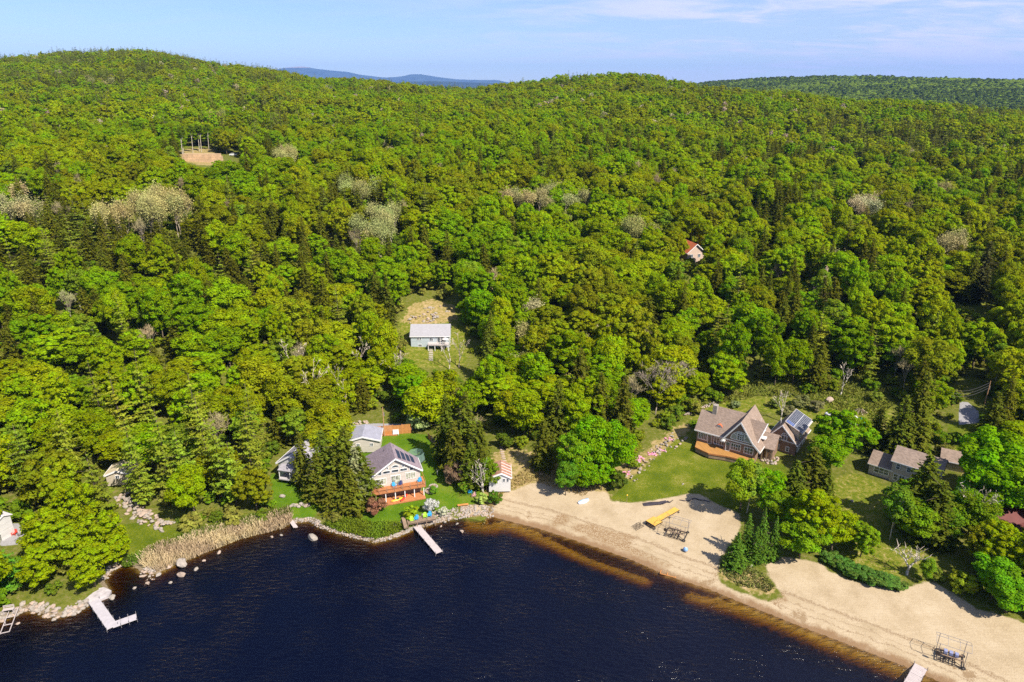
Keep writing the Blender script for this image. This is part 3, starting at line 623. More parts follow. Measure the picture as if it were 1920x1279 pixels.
def V3(*a): return Vector(a)
def window(root, o, u, n, w_, h_, nx=1, ny=1, fm=None, gm=None, fw=.09, name='window', label=None):
    """framed window on a wall: o is its lower corner, u runs along the wall, n points out"""
    o = Vector(o); u = Vector(u).normalized(); n = Vector(n).normalized(); z = Vector((0, 0, 1)); f = M(); fm = fm or TRIM; gm = gm or GLASS
    def bar_(a0, a1, b0, b1, d=.07): f.slab([o + u * a0 + z * b0 + n * .005, o + u * a1 + z * b0 + n * .005, o + u * a1 + z * b1 + n * .005, o + u * a0 + z * b1 + n * .005], n * d)
    bar_(-fw, w_ + fw, -fw, 0); bar_(-fw, w_ + fw, h_, h_ + fw); bar_(-fw, 0, 0, h_); bar_(w_, w_ + fw, 0, h_)
    for i in range(1, nx): bar_(w_ * i / nx - fw * .35, w_ * i / nx + fw * .35, 0, h_, .055)
    for i in range(1, ny): bar_(0, w_, h_ * i / ny - fw * .3, h_ * i / ny + fw * .3, .05)
    fo = f.build(name, fm, root, label)
    for i in range(nx):
        a0, a1 = w_ * i / nx + .01, w_ * (i + 1) / nx - .01
        M().slab([o + u * a0 + n * .008, o + u * a1 + n * .008, o + u * a1 + z * h_ + n * .008, o + u * a0 + z * h_ + n * .008], n * .02).build('pane', gm, fo)
    return fo
def arch(root, c, u, n, r, rz, a0=0, a1=math.pi, fm=None, gm=None, fw=.1, spokes=3, k=12):
    """half round window: c is the centre of its foot"""
    c = Vector(c); u = Vector(u).normalized(); n = Vector(n).normalized(); z = Vector((0, 0, 1)); fm = fm or TRIM; gm = gm or GLASS
    P = lambda a, s: c + u * math.cos(a) * (r + s) + z * math.sin(a) * (rz + s); f = M()
    A = [a0 + (a1 - a0) * i / k for i in range(k + 1)]
    for a, b in zip(A, A[1:]): f.slab([P(a, 0) + n * .01, P(b, 0) + n * .01, P(b, fw) + n * .01, P(a, fw) + n * .01], n * .06)
    ends = [P(a1, 0), P(a0, 0)] if abs((a1 - a0) - math.pi) < .01 else [P(a1, 0), c, P(a0, 0)]
    for p, q in zip(ends, ends[1:]): f.bar(p + n * .035, q + n * .035, .06, fw)
    for i in range(1, spokes):
        a = a0 + (a1 - a0) * i / spokes; f.bar(c + n * .03, P(a, 0) + n * .03, .05, fw * .7)
    fo = f.build('arched_window', fm, root)
    pts = [P(a, 0) + n * .008 for a in A] + ([] if len(ends) == 2 else [c + n * .008])
    M().slab(pts, n * .018).build('pane', gm, fo); return fo
def gable(root, x0, x1, y0, y1, z0, ze, za, xr=None, wm=None, rm=None, over=.4, th=.18, yb=None, trim=TRIM, zel=None, wall=True, name='roof'):
    """walls and a gable roof whose ridge runs back (y) from the front; yb = (left, ridge, right) back ends when the rear wall is skewed"""
    xr = (x0 + x1) / 2 if xr is None else xr; yl, ym, yr = yb or (y1, y1, y1)
    if wall:
        m = M(); fr = [(x0, y0, z0), (x1, y0, z0), (x1, y0, ze), (xr, y0, za), (x0, y0, ze)]; bk = [(x0, yl, z0), (x1, yr, z0), (x1, yr, ze), (xr, ym, za), (x0, yl, ze)]
        m.poly(fr); m.poly(bk[::-1]); m.poly([fr[0], fr[4], bk[4], bk[0]]); m.poly([fr[1], bk[1], bk[2], fr[2]]); m.poly([fr[0], bk[0], bk[1], fr[1]]); m.build('wall', wm, root)
    sl = (za - ze) / (xr - x0); sr = (za - ze) / (x1 - xr); g = .03; ro = None
    for sx, xe, s, yE in ((-1, x0, sl, yl), (1, x1, sr, yr)):
        e = xe + sx * over; zE = ze - s * over + g
        pts = [(e, y0 - over, zE), (xr, y0 - over, za + g), (xr, ym + over, za + g), (e, yE + over, zE)]
        if sx > 0: pts = pts[::-1]
        ro = M().slab(pts, (0, 0, th)).build(name, rm, root)
        if trim:
            t = M(); t.slab([(e, y0 - over - .002, zE - .14), (xr, y0 - over - .002, za + g - .14), (xr, y0 - over - .002, za + g + th + .04), (e, y0 - over - .002, zE + th + .04)], (0, -.08, 0))
            t.bar((e + sx * .06, y0 - over, zE + th * .4), (e + sx * .06, yE + over, zE + th * .4), .08, th + .1); t.build('trim', trim, root)
    return ro
U = Vector((1, 0, 0)); NF = Vector((0, -1, 0)); NRt = Vector((1, 0, 0)); UB = Vector((0, 1, 0))
def at(px, py, z): x, y = gp(px, py, z); return Vector((x, y, z))
def chair(loc, yaw, mt, label, group):
    r = thing('adirondack_chair', label, 'chair', loc, yaw, group)
    s = M(); [s.box(-.27 + i * .11, -.18 + i * .11, -.3, .3, .34 - .0, .37) for i in range(5)]; s.build('seat', mt, r)
    b = M(); [b.slab([(-.26 + i * .11, .28, .32), (-.17 + i * .11, .28, .32), (-.17 + i * .11, .52, .98 - abs(i - 2) * .05), (-.26 + i * .11, .52, .98 - abs(i - 2) * .05)], (0, .03, 0)) for i in range(5)]; b.build('backrest', mt, r)
    for sx in (-1, 1):
        M().box(sx * .36 - .06, sx * .36 + .06, -.38, .38, .55, .58).build('armrest', mt, r)
        M().box(sx * .33 - .03, sx * .33 + .03, -.35, -.27, 0, .55).build('leg', mt, r); M().box(sx * .33 - .03, sx * .33 + .03, .28, .34, 0, .55).build('leg', mt, r)
    return r

# -- the cream gabled lake house
ZA = 3.7; pA = at(698.5, 916, ZA)
A = thing('lake_house', 'cream gabled house with mauve shingle roof, arched gable windows and orange lakeside deck', 'house', pA, R(18))
gA = gz(pA.x + 3, pA.y + 3) - ZA - .8
gable(A, 0, 9.9, 0, 8.2, gA, 2.75, 6.1, None, CREAM, MAUVE, .45, yb=(8.2, 6.2, 4.4))
window(A, (.75, 0, .55), U, NF, 2.1, 1.35, 4, 1, TRIM, CURT, .08); window(A, (6.9, 0, .9), U, NF, 1.95, 1.4, 4, 1, TRIM, CURT, .08)
dd = window(A, (3.9, 0, .06), U, NF, 1.8, 2.05, 2, 1, TRIM, CURT, .1, 'sliding_door')
for i in range(3): window(A, (2.35 + i * 1.75, 0, 2.95), U, NF, 1.35, .55, 1, 1, TRIM, GLASS, .09)
arch(A, (4.85, 0, 4.0), U, NF, .75, .55, spokes=1); arch(A, (3.45, 0, 3.85), U, NF, -.5, .5, 0, math.pi / 2, spokes=1, k=6); arch(A, (6.2, 0, 3.85), U, NF, .5, .5, 0, math.pi / 2, spokes=1, k=6)
arch(A, (2.05, 0, 2.75), U, NF, -.85, .75, 0, math.pi / 2, spokes=1, k=6); arch(A, (7.75, 0, 2.75), U, NF, .85, .75, 0, math.pi / 2, spokes=1, k=6)
for k in range(4): M().slab([(5.6 + k * .95, .5 + .3 * k, 5.85 - k * .645), (6.3 + k * .95, .5 + .3 * k, 5.38 - k * .645), (6.3 + k * .95, 3.8, 5.38 - k * .645), (5.6 + k * .95, 4.4, 5.85 - k * .645)], (.02, 0, .06)).build('solar_panel', PANEL, A)
M().tube((3.4, 5.2, 4.6), (3.4, 5.2, 5.7), .06).build('vent_pipe', BLACK, A); M().tube((5.4, 5.2, 5.6), (5.4, 5.2, 6.5), .06).build('vent_pipe', GALV, A)
d = M(); d.box(-.5, 10.6, -2.1, -.02, -.12, 0); d.box(9.95, 10.6, -2.1, 1.6, -.122, -.004); d.build('deck', DECK, A)
rl = M(); rl.box(-.5, 10.6, -2.14, -2.06, .88, .96); rl.box(-.5, 10.6, -2.12, -2.08, .5, .54); rl.box(-.5, 10.6, -2.12, -2.08, .2, .24); rl.box(-.5, 10.6, -2.12, -2.08, .68, .72); rl.box(10.52, 10.6, -2.06, 1.6, .88, .96); rl.box(-.52, -.44, -2.06, 0, .88, .96); rl.build('deck_railing', DECK, A)
for i in range(8): M().box(-.5 + i * 1.575 - .05, -.5 + i * 1.575 + .05, -2.2, -2.14, -.3, .98).build('railing_post', TIMBER, A)
fa = M(); fa.box(-.5, 10.6, -2.2, -2.11, -.34, -.02); fa.build('fascia', DECK, A)
for i in range(6): M().box(.4 + i * 1.95 - .08, .4 + i * 1.95 + .08, -1.95, -1.79, gA + .2, -.34).build('deck_post', TRIM if i > 0 else TIMBER, A)
M().box(1.9, 10.3, -3.0, -.1, gA + .5, gA + .75).build('lower_deck', DECK, A)
M().box(-.1, 10, -.06, -.01, gA, -.13).build('basement_wall', TIMBER, A)
def lA(x, y, z): return A.matrix_basis @ Vector((x, y, z))
bpy.context.view_layer.update()
A_m = Matrix.Translation(pA) @ Matrix.Rotation(R(18), 4, 'Z')
chair(A_m @ Vector((4.3, -.9, 0)), R(30), BLUEP, 'bright blue slatted chair on the house deck before the sliding door', 'garden chairs'); chair(A_m @ Vector((9.6, -.7, 0)), R(0), BLUEP, 'bright blue slatted chair at the sunny end of the house deck', 'garden chairs')
chair(A_m @ Vector((5.6, -.7, 0)), R(-15), simple('navy plastic', (.03, .05, .16), .5), 'navy slatted chair on the house deck beside the sliding door', 'garden chairs')
def kayak(loc, yaw, mt, label):
    m = M(); n = 9; ring = []
    for i in range(n):
        t = i / (n - 1); w_ = .34 * math.sin(math.pi * t) ** .6 + .02; ring.append([(-1.4 + 2.8 * t, w_ * math.cos(a), .2 + .17 * math.sin(a) * (.4 + .6 * math.sin(math.pi * t)) + .12 * abs(2 * t - 1) ** 3) for a in [2 * math.pi * j / 8 for j in range(8)]])
    for a, b in zip(ring, ring[1:]):
        for j in range(8): m.poly([a[j], a[(j + 1) % 8], b[(j + 1) % 8], b[j]])
    o = thing('kayak', label, 'kayak', loc, yaw, 'kayaks under the deck'); m.build('hull', mt, o, smooth=True); M().tube((-.1, 0, .36), (.35, 0, .385), .2, .18, 10).build('cockpit', BLACK, o)
kayak(A_m @ Vector((4.6, -2.1, gA + .75)), R(35), YELP, 'yellow kayak stored on the lower deck under the house'); kayak(A_m @ Vector((6.0, -1.9, gA + .75)), R(70), REDP, 'red kayak stored on the lower deck under the house')
# raised stone planters beside the deck
for (x, y, r_) in ((11.6, -.6, .9), (12.6, .6, .8)):
    p = A_m @ Vector((x, y, 0)); p.z = gz(p.x, p.y); t_ = thing('stone_planter', 'round stone planter beside the deck of the cream house', 'planter', p, 0, 'stone planters'); t_['label'] = 'round stone planter by the deck corner of the cream house, ' + ('lower one' if x < 12 else 'upper one')
    s = M()
    for k in range(14):
        a = k * .449; s.blob((math.cos(a) * r_, math.sin(a) * r_, .22), .24, .24, .26, k)
    o = s.build('stone_ring', STONE, t_); M().tube((0, 0, 0), (0, 0, .3), r_, n=12).build('soil', TIMBER, t_)

# -- garage behind it, with the road and fence
pB = at(650, 844, 2.9); B = thing('garage', 'cream garage with blue grey roof between the road and the cream gabled house', 'garage', pB, R(5))
gable(B, 0, 7.5, 0, 5.6, -.8, 2.15, 3.2, None, CREAM, BLUER, .3)
window(B, (5.4, 0, .8), U, NF, .6, .7, 2, 1, TRIM, GLASS); window(B, (2.4, 0, .8), U, NF, .6, .7, 2, 1, TRIM, GLASS)
pF = G(704, 817); pF2 = G(771, 812); Fd = (pF2 - pF); yawF = math.atan2(Fd.y, Fd.x); LF = Fd.length
FE = thing('board_fence', 'orange stained board fence along the road behind the lawn', 'fence', pF, yawF)
for i in range(4):
    x0 = LF * i / 4; hh = 2.4 + (.12 if i % 2 else 0); fm_ = M()
    for k in range(12): fm_.box(x0 + k * LF / 48 + .01, x0 + (k + 1) * LF / 48 - .01, 0, .04, 0, hh + .03 * (k % 2))
    fm_.box(x0 + .05, x0 + LF / 4 - .05, .045, .1, .4, .52); fm_.build('fence_panel', FENCEW, FE)
for i in range(5): M().box(LF * i / 4 - .07, LF * i / 4 + .07, .05, .17, -.3, 2.6).build('post', FENCEW, FE)
gt = thing('garden_arbor', 'small white lattice bench standing against the orange fence', 'bench', pF + Fd * .58 + Vector((0, -.5, -.05)), yawF)
s = M(); s.box(-.7, .7, -.2, .25, .4, .46); s.build('seat', TRIM, gt); s = M(); s.box(-.7, .7, .25, .3, .4, 1.4); s.build('backrest', TRIM, gt)
for x in (-.65, .65): M().box(x - .04, x + .04, -.2, -.12, 0, .4).build('leg', TRIM, gt); M().box(x - .04, x + .04, .22, .3, 0, .4).build('leg', TRIM, gt)
gp_ = M(); gp_.slab([tuple(pF + Fd * .2 + Vector((-.3, -.5, .02))), tuple(pF + Fd * .62 + Vector((0, -.9, .02))), tuple(pF + Fd * .62 + Vector((0, -.1, .02))), tuple(pF + Fd * .2 + Vector((-.3, -.05, .02)))], (0, 0, .18)); meta(gp_.build('flower_bed', simple('orange bark mulch', (.4, .17, .06), .9, .3, 3)), 'orange mulch flower bed at the foot of the board fence', 'flower bed')
# dark picket fence down the far side of that lawn
pts = [G(*p) for p in ((803, 822), (818, 838), (835, 858), (850, 872))]
PF = thing('paddock_fence', 'weathered brown board fence bordering the mown lawn under the pines', 'fence', pts[0])
for a, b in zip(pts, pts[1:]):
    n_ = max(2, int((b - a).length / 1.3))
    for i in range(n_):
        p = a.lerp(b, i / n_) - pts[0]; q = a.lerp(b, (i + .93) / n_) - pts[0]; M().slab([p, q, q + V3(0, 0, 1.3), p + V3(0, 0, 1.3)], V3(.05, .05, 0)).build('fence_panel', TIMBER if i % 3 else FENCEW, PF); M().box(p.x - .06, p.x + .06, p.y - .06, p.y + .06, p.z - .2, p.z + 1.45).build('post', TIMBER, PF)
def pole(px, py, h, label, arm=True, r=.14):
    p = G(px, py); o = thing('utility_pole', label, 'utility pole', p, R(20), 'utility poles'); M().tube((0, 0, -.5), (0, 0, h), r, r * .65, 8).build('shaft', simple('pole timber %d' % px, (.42, .24, .12), .85, .15, 1.5), o)
    if arm: M().bar((-.9, 0, h - .7), (.9, 0, h - .7), .1, .1).build('crossarm', TIMBER, o)
    M().tube((.22, 0, h - 2.2), (.22, 0, h - 1.4), .16, n=8).build('transformer', GALV, o); return p + V3(0, 0, h)
pole(721, 818, 7.6, 'bare brown utility pole beside the orange fence', False)
tp = pole(1846, 758, 6.2, 'brown utility pole carrying three wires above the road curve', False)
q = at(1780, 728, 12)
for k in range(3):
    m = M(); a = tp - V3(0, 0, .35 + k * .75); b = q - V3(0, 0, .35 + k * .75); prev = a
    for i in range(1, 11): t_ = i / 10; c = a.lerp(b, t_) - V3(0, 0, 1.2 * math.sin(math.pi * t_)); m.tube(prev, c, .025, n=4); prev = c
    meta(m.build('overhead_wire', GALV), ('top', 'middle', 'lowest')[k] + ' overhead wire of the three strung from the brown utility pole', 'wire', 'overhead wires')
# trampoline with safety net
net_m, t = mat('green safety net'); co = t.n('ShaderNodeTexCoord').outputs['Object']
out(t, t.n('ShaderNodeMixShader', {0: .5, 1: t.n('ShaderNodeBsdfTransparent').outputs[0], 2: t.n('ShaderNodeBsdfDiffuse', {'Color': (.22, .36, .30, 1)}).outputs[0]}))
pT = G(781, 868); T_ = thing('trampoline', 'round trampoline with green safety net beside the mauve roofed house', 'trampoline', pT)
mm = M(); [mm.poly([(math.cos(a) * 1.9, math.sin(a) * 1.9, .9), (math.cos(b) * 1.9, math.sin(b) * 1.9, .9), (math.cos(b) * 1.8, math.sin(b) * 1.8, 2.7), (math.cos(a) * 1.8, math.sin(a) * 1.8, 2.7)]) for a, b in [(2 * math.pi * i / 8, 2 * math.pi * (i + 1) / 8) for i in range(8)]]; mm.build('net', net_m, T_)
M().tube((0, 0, .85), (0, 0, .9), 1.9, n=16).build('mat', BLACK, T_)
for i in range(8): a = math.pi * i / 4; M().tube((math.cos(a) * 1.92, math.sin(a) * 1.92, 0), (math.cos(a) * 1.82, math.sin(a) * 1.82, 2.75), .03).build('pole', GALV, T_)

# -- white cottage hidden among hemlocks
pC = at(524, 886, 2.6); C = thing('white_cottage', 'small white cottage with grey roof half hidden by hemlocks', 'cottage', pC, R(-14))
gable(C, 0, 6.2, 0, 7.5, -1.5, 2.5, 4.5, None, WSID, GREYR, .35); window(C, (.9, 0, .9), U, NF, .8, 1.1, 2, 1); window(C, (3.8, 0, .9), U, NF, 1.2, 1.1, 2, 1)
M().box(1.9, 2.8, -.05, -.003, .1, 2.1).build('door', TIMBER, C); M().box(1.2, 6.6, -2.2, 0, -.25, 0).build('porch', GREYW, C); M().slab([(1.2, -2.3, 2.0), (6.6, -2.3, 2.0), (6.6, -.4, 2.6), (1.2, -.4, 2.6)], (0, 0, .12)).build('porch_roof', GREYR, C)
for x in (1.4, 3.9, 6.4): M().box(x - .06, x + .06, -2.15, -2.03, 0, 2.1).build('porch_post', TRIM, C)
# -- white boathouse with rusted roof
pD = at(917, 917.5, 1.9); Dh = thing('boathouse', 'narrow white boathouse with rusted orange roof beside the dry track', 'boathouse', pD, R(2))
gable(Dh, 0, 4.5, 0, 5.0, -.6, 2.7, 3.7, 2.6, WHITE, RUST, .2)
for k in range(9): M().bar((4.72, .1 + k * .58, 2.86), (2.62, .1 + k * .58, 3.93), .1, .05).build('batten', TRIM if k % 2 else RUST, Dh)
window(Dh, (1.0, 0, 1.6), U, NF, .8, .9, 2, 2); window(Dh, (2.9, 0, 1.7), U, NF, .42, .8, 1, 1); window(Dh, (3.65, 0, 1.7), U, NF, .42, .8, 1, 1)
# stepping stones behind it
for i in range(9):
    p = G(946 - i * .9, 868 - i * 4.2); meta(M().blob((0, 0, .05), .55, .4, .12, i, 1, .15).build('stepping_stone', STONEP), 'flat stepping stone on the path behind the rusty boathouse, %s up from it' % ('first second third fourth fifth sixth seventh eighth ninth'.split()[i]), 'stepping stone', 'stepping stones').location = p

# -- big brown shingle house
ZE = 3.9; pE = at(1305.5, 825, ZE); YE = R(-34)
Eh = thing('shingle_house', 'large brown shingle house with steep taupe gables, stone chimney and golden deck', 'house', pE, YE)
E_m = Matrix.Translation(pE) @ Matrix.Rotation(YE, 4, 'Z'); gE = -1.6
w_ = M(); w_.box(0, 7.0, 0, 8.4, gE, 2.9); w_.box(6.6, 13.6, -1.0, 8.6, gE, 2.9); w_.box(13.6, 16.5, 2.4, 7.0, gE, 1.7); w_.build('wall', BROWN, Eh)
sp_ = .95   # slope of the long roof
def long_roof(x0, x1, run, y0=-.55):
    z0 = 2.62; M().slab([(x0, y0, z0), (x1, y0, z0), (x1, run, z0 + (run - y0) * sp_), (x0, run, z0 + (run - y0) * sp_)], (0, 0, .2)).build('roof', TAUPE, Eh)
    M().slab([(x0, run + .002, z0 + (run - y0) * sp_), (x1, run + .002, z0 + (run - y0) * sp_), (x1, 2 * run + .8, z0), (x0, 2 * run + .8, z0)], (0, 0, .2)).build('roof', TAUPE, Eh)
long_roof(-.5, 2.9, 3.3); long_roof(2.902, 9.8, 4.5)
ge = M(); ge.poly([(0.004, 0, 2.9), (0.004, 3.3, 6.0), (0.004, 6.6, 2.9)]); ge.poly([(2.91, 1, 3), (2.91, 4.5, 7.2), (2.91, 8.2, 3)]); ge.build('gable_wall', BROWN, Eh)
M().bar((-.5, -.62, 2.72), (6.8, -.62, 2.72), .08, .26).build('trim', TRIM, Eh)
xa, za = 9.9, 7.9
gw = M(); gw.poly([(6.6, -1.004, 2.9), (13.6, -1.004, 2.9), (xa, -1.004, za - .1)]); gw.poly([(13.6, 8.604, 2.9), (6.6, 8.604, 2.9), (xa, 8.604, za - .1)]); gw.build('gable_wall', BROWN, Eh)
M().slab([(6.1, -1.7, 2.5), (xa, -1.7, za), (xa, 9.2, za), (6.1, 9.2, 2.5)], (0, 0, .2)).build('roof', TAUPE, Eh)
rp = [(xa, za), (12.9, 3.6), (14.7, 1.9)]
for (xA, zA_), (xB, zB) in zip(rp, rp[1:]): M().slab([(xA, 9.2, zA_), (xA, -1.7, zA_), (xB, -1.7, zB), (xB, 9.2, zB)], (0, 0, .2)).build('roof', TAUPE, Eh)
tr_ = M()
for (xA, zA_), (xB, zB) in zip([(6.1, 2.5)] + rp, rp): tr_.slab([(xA, -1.704, zA_ - .2), (xB, -1.704, zB - .2), (xB, -1.704, zB + .28), (xA, -1.704, zA_ + .28)], (0, -.07, 0))
tr_.bar((14.74, -1.7, 2.0), (14.74, 9.2, 2.0), .08, .28); tr_.bar((6.6, -1.05, 2.85), (13.6, -1.05, 2.85), .08, .26); tr_.box(6.0, 6.9, -1.78, -1.0, 2.3, 2.62); tr_.build('trim', TRIM, Eh)
arch(Eh, (10.1, -1.01, 3.35), U, NF, 2.1, 2.0, fw=.18, spokes=4, k=14, gm=simple('grey green glazing', (.34, .36, .33), .3)); window(Eh, (9.4, -1.05, 3.45), U, NF, 1.4, 1.45, 3, 3, TRIM, GLASS, .15)
window(Eh, (.45, 0, .7), U, NF, 1.9, 1.55, 5, 1, fw=.13); window(Eh, (2.65, 0, .08), U, NF, .8, 2.1, 1, 1, name='door'); window(Eh, (4.1, 0, .45), U, NF, 2.3, 1.55, 4, 1, fw=.13)
window(Eh, (7.1, -1, .08), U, NF, .8, 2.1, 1, 1, name='door'); window(Eh, (8.25, -1, .75), U, NF, 2.0, 1.45, 4, 2, fw=.13); window(Eh, (11.2, -1, .7), U, NF, 1.8, 1.4, 3, 2, fw=.13)
M().box(2.15, 3.1, 2.9, 4.1, 0, 8.3).build('chimney', STONE, Eh)
# eyebrow dormer with copper cap
ey = M(); n = 8
for i in range(n):
    a, b = math.pi * i / n, math.pi * (i + 1) / n; ey.slab([(4.6 - .75 * math.cos(a), .85, 4.0 + .8 * math.sin(a)), (4.6 - .75 * math.cos(b), .85, 4.0 + .8 * math.sin(b)), (4.6 - .75 * math.cos(b), 2.6, 4.0 + .8 * math.sin(b)), (4.6 - .75 * math.cos(a), 2.6, 4.0 + .8 * math.sin(a))], (0, 0, .1))
ey.build('eyebrow_dormer', ORANGER, Eh); M().slab([(4.6 - .7 * math.cos(math.pi * i / 10), .95, 4.0 + .74 * math.sin(math.pi * i / 10)) for i in range(11)], (0, .1, 0)).build('dormer_face', TRIM, Eh); arch(Eh, (4.6, .94, 4.08), U, NF, .4, .45, spokes=2, k=8, fw=.05)
# gabled dormer on the steep side
M().slab([(10.6, 3.2, 7.0), (14.5, 3.2, 6.8), (13.4, .3, 2.9)], (0, 0, .16)).build('dormer_roof', TAUPE, Eh); M().slab([(14.5, 3.205, 6.8), (10.6, 3.205, 7.0), (13.4, 6.1, 2.9)], (0, 0, .16)).build('dormer_roof', TAUPE, Eh)
M().poly([(13.35, .8, 3.4), (13.35, 5.6, 3.4), (13.9, 3.2, 6.6)]).build('dormer_wall', BROWN, Eh)
t5 = M(); t5.bar((14.5, 3.2, 6.9), (13.45, .3, 3.0), .12, .2); t5.bar((14.5, 3.2, 6.9), (13.45, 6.1, 3.0), .12, .2); t5.bar((13.9, 1.4, 4.6), (13.9, 5.0, 4.6), .12, .14); t5.bar((14.1, 3.2, 6.5), (13.8, 3.2, 4.6), .1, .12); t5.box(13.6, 14.6, 2.4, 4.0, 3.3, 3.5); t5.build('trim', TRIM, Eh)
for (x, y) in ((11.3, 4.9), (11.0, 7.0), (12.2, 6.6)): M().tube((x, y, 4.8), (x, y, 6.9 - (x - 9.9) * .3), .06, n=6).build('vent_pipe', TRIM, Eh)
# entrance link to the garage wing, with timber porch
M().slab([(13.2, 1.4, 1.7), (17.0, 1.4, 1.7), (17.0, 4.8, 4.0), (13.2, 4.8, 4.0)], (0, 0, .18)).build('porch_roof', TAUPE, Eh); M().slab([(13.2, 4.802, 4.0), (17.0, 4.802, 4.0), (17.0, 8.0, 1.9), (13.2, 8.0, 1.9)], (0, 0, .18)).build('porch_roof', TAUPE, Eh)
for x in (14.4, 15.4, 16.4): M().box(x - .13, x + .13, 1.5, 1.76, gE, 1.9).build('porch_post', TIMBER, Eh)
M().box(14.7, 15.5, 2.34, 2.396, -.6, 1.4).build('door', DECKG, Eh)
# deck
M().slab([(.2, -.02, -.02), (.9, -3.3, -.02), (4.4, -4.4, -.02), (8.0, -3.4, -.02), (13.2, -2.9, -.02), (13.6, -1.01, -.02), (6.58, -1.01, -.02), (6.58, -.02, -.02)], (0, 0, -.14)).build('deck', DECKG, Eh)
fa = M(); dk = [(.2, -.02), (.9, -3.3), (4.4, -4.4), (8.0, -3.4), (13.2, -2.9), (13.6, -1.01)]
for a, b in zip(dk, dk[1:]): fa.bar((a[0], a[1], -.2), (b[0], b[1], -.2), .05, .34)
fa.build('fascia', DECK, Eh)
dl = M()
for a, b in zip(dk, dk[1:]): ca = Vector((a[0], a[1])) * .97 + Vector((.2, 0)); cb = Vector((b[0], b[1])) * .97 + Vector((.2, 0)); dl.bar((ca.x, ca.y, -.8), (cb.x, cb.y, -.8), .04, .9)
dl.build('lattice', TIMBER, Eh)

# -- garage wing with solar panels
ZG = 3.7; pG = G(1437, 838); YG = R(-38)
Gw = thing('solar_garage', 'brown shingle garage wing with rows of solar panels on its sunny roof', 'garage', pG, YG)
W_ = 6.3; xr = 2.9
gable(Gw, 0, W_, 0, 9.2, -1.6, 2.9, 6.5, xr, BROWN, TAUPE, .45)
M().bar((0, -.05, 2.85), (W_, -.05, 2.85), .08, .24).build('trim', TRIM, Gw)
M().slab([(xr + .05, 1.1, 6.78), (xr + .05, 9.5, 6.78), (6.9, 9.5, 5.0), (6.9, 1.1, 5.0)], (0, 0, .18)).build('dormer_roof', TAUPE, Gw)
dw = M(); dw.poly([(6.3, 1.5, 2.8), (6.3, 9.1, 2.8), (6.3, 9.1, 5.2), (6.3, 1.5, 5.2)]); dw.poly([(3.3, 1.5, 6.6), (6.3, 1.5, 5.2), (6.3, 1.5, 2.8)]); dw.build('dormer_wall', TAN, Gw)
M().bar((6.95, 1.0, 5.05), (6.95, 9.6, 5.05), .08, .24).build('trim', TRIM, Gw)
sl = Vector((6.9 - xr - .05, 0, 5.0 - 6.78)).normalized(); nn = Vector((-sl.z, 0, sl.x))
for rw in range(2):
    for cI in range(12):
        if rw == 1 and cI == 0 and False: continue
        o_ = Vector((xr + .05, 1.4 + cI * .66, 6.78 + .18)) + nn * .05 + sl * (.12 + rw * 2.05)
        M().slab([o_, o_ + Vector((0, .42, 0)), o_ + Vector((0, .42, 0)) + sl * 1.92, o_ + sl * 1.92], nn * .05).build('solar_panel', PANELB if rw == 0 and cI < 2 else PANEL, Gw)
rk = M(); rk.slab([(xr + .2, 1.25, 6.895), (xr + .2, 9.35, 6.895), (6.85, 9.35, 5.215), (6.85, 1.25, 5.215)], (0, 0, .03))
for k in (0.0, 2.0, 4.12): o_ = Vector((xr + .05, 1.2, 6.96)) + sl * k; rk.bar(o_ + nn * .03, o_ + nn * .03 + Vector((0, 8.2, 0)), .1, .06)
rk.build('panel_rail', simple('pale aluminium racking', (.42, .42, .44), .5), Gw)
for y in (2.2, 4.0, 6.0, 7.8): window(Gw, (6.3, y, 3.5), UB, NRt, .8, .8, 2, 1)
for y in (1.2, 4.8): window(Gw, (W_, y, -1.2), UB, NRt, 2.7, 2.6, 1, 4, TRIM, WHITE, .12, 'garage_door')
window(Gw, (3.0, 0, 3.05), U, NF, 1.1, 1.0, 2, 1, fw=.14); arch(Gw, (3.55, -.02, 4.12), U, NF, .55, .55, spokes=2, k=8)
for x in (2.1, 4.3): window(Gw, (x, 0, .5), U, NF, .55, 1.0, 1, 2, fw=.14)
M().box(-.03, W_ + .03, -.06, -.004, -1.7, -.55).build('foundation', STONEP, Gw); M().tube((1.6, 3, 5), (1.6, 3, 6.2), .07).build('vent_pipe', TRIM, Gw)

# -- grey beige clapboard house
ZF = 2.9; pFh = at(1627, 887, ZF); YF = R(-42)
Fh = thing('clapboard_house', 'two storey grey beige clapboard house with low wing, right of the round maple', 'house', pFh, YF); Fh['label'] = 'two storey grey beige clapboard house with low side wing behind the round maple'
gable_rot = None
def side_gable(root, x0, x1, y0, y1, z0, ze, zr, wm, rm, over=.35):
    """ridge parallel to the front"""
    m = M(); m.box(x0, x1, y0, y1, z0, ze); ym = (y0 + y1) / 2
    m.poly([(x0, y0, ze), (x0, ym, zr), (x0, y1, ze)]); m.poly([(x1, y0, ze), (x1, y1, ze), (x1, ym, zr)]); m.build('wall', wm, root)
    s = (zr - ze) / (ym - y0)
    M().slab([(x0 - over, y0 - over, ze - s * over + .03), (x1 + over, y0 - over, ze - s * over + .03), (x1 + over, ym, zr + .03), (x0 - over, ym, zr + .03)], (0, 0, .16)).build('roof', rm, root)
    M().slab([(x0 - over, ym + .002, zr + .03), (x1 + over, ym + .002, zr + .03), (x1 + over, y1 + over, ze - s * over + .03), (x0 - over, y1 + over, ze - s * over + .03)], (0, 0, .16)).build('roof', rm, root)
    M().bar((x0 - over, y0 - over - .03, ze - s * over + .1), (x1 + over, y0 - over - .03, ze - s * over + .1), .05, .2).build('trim', TRIM, root)
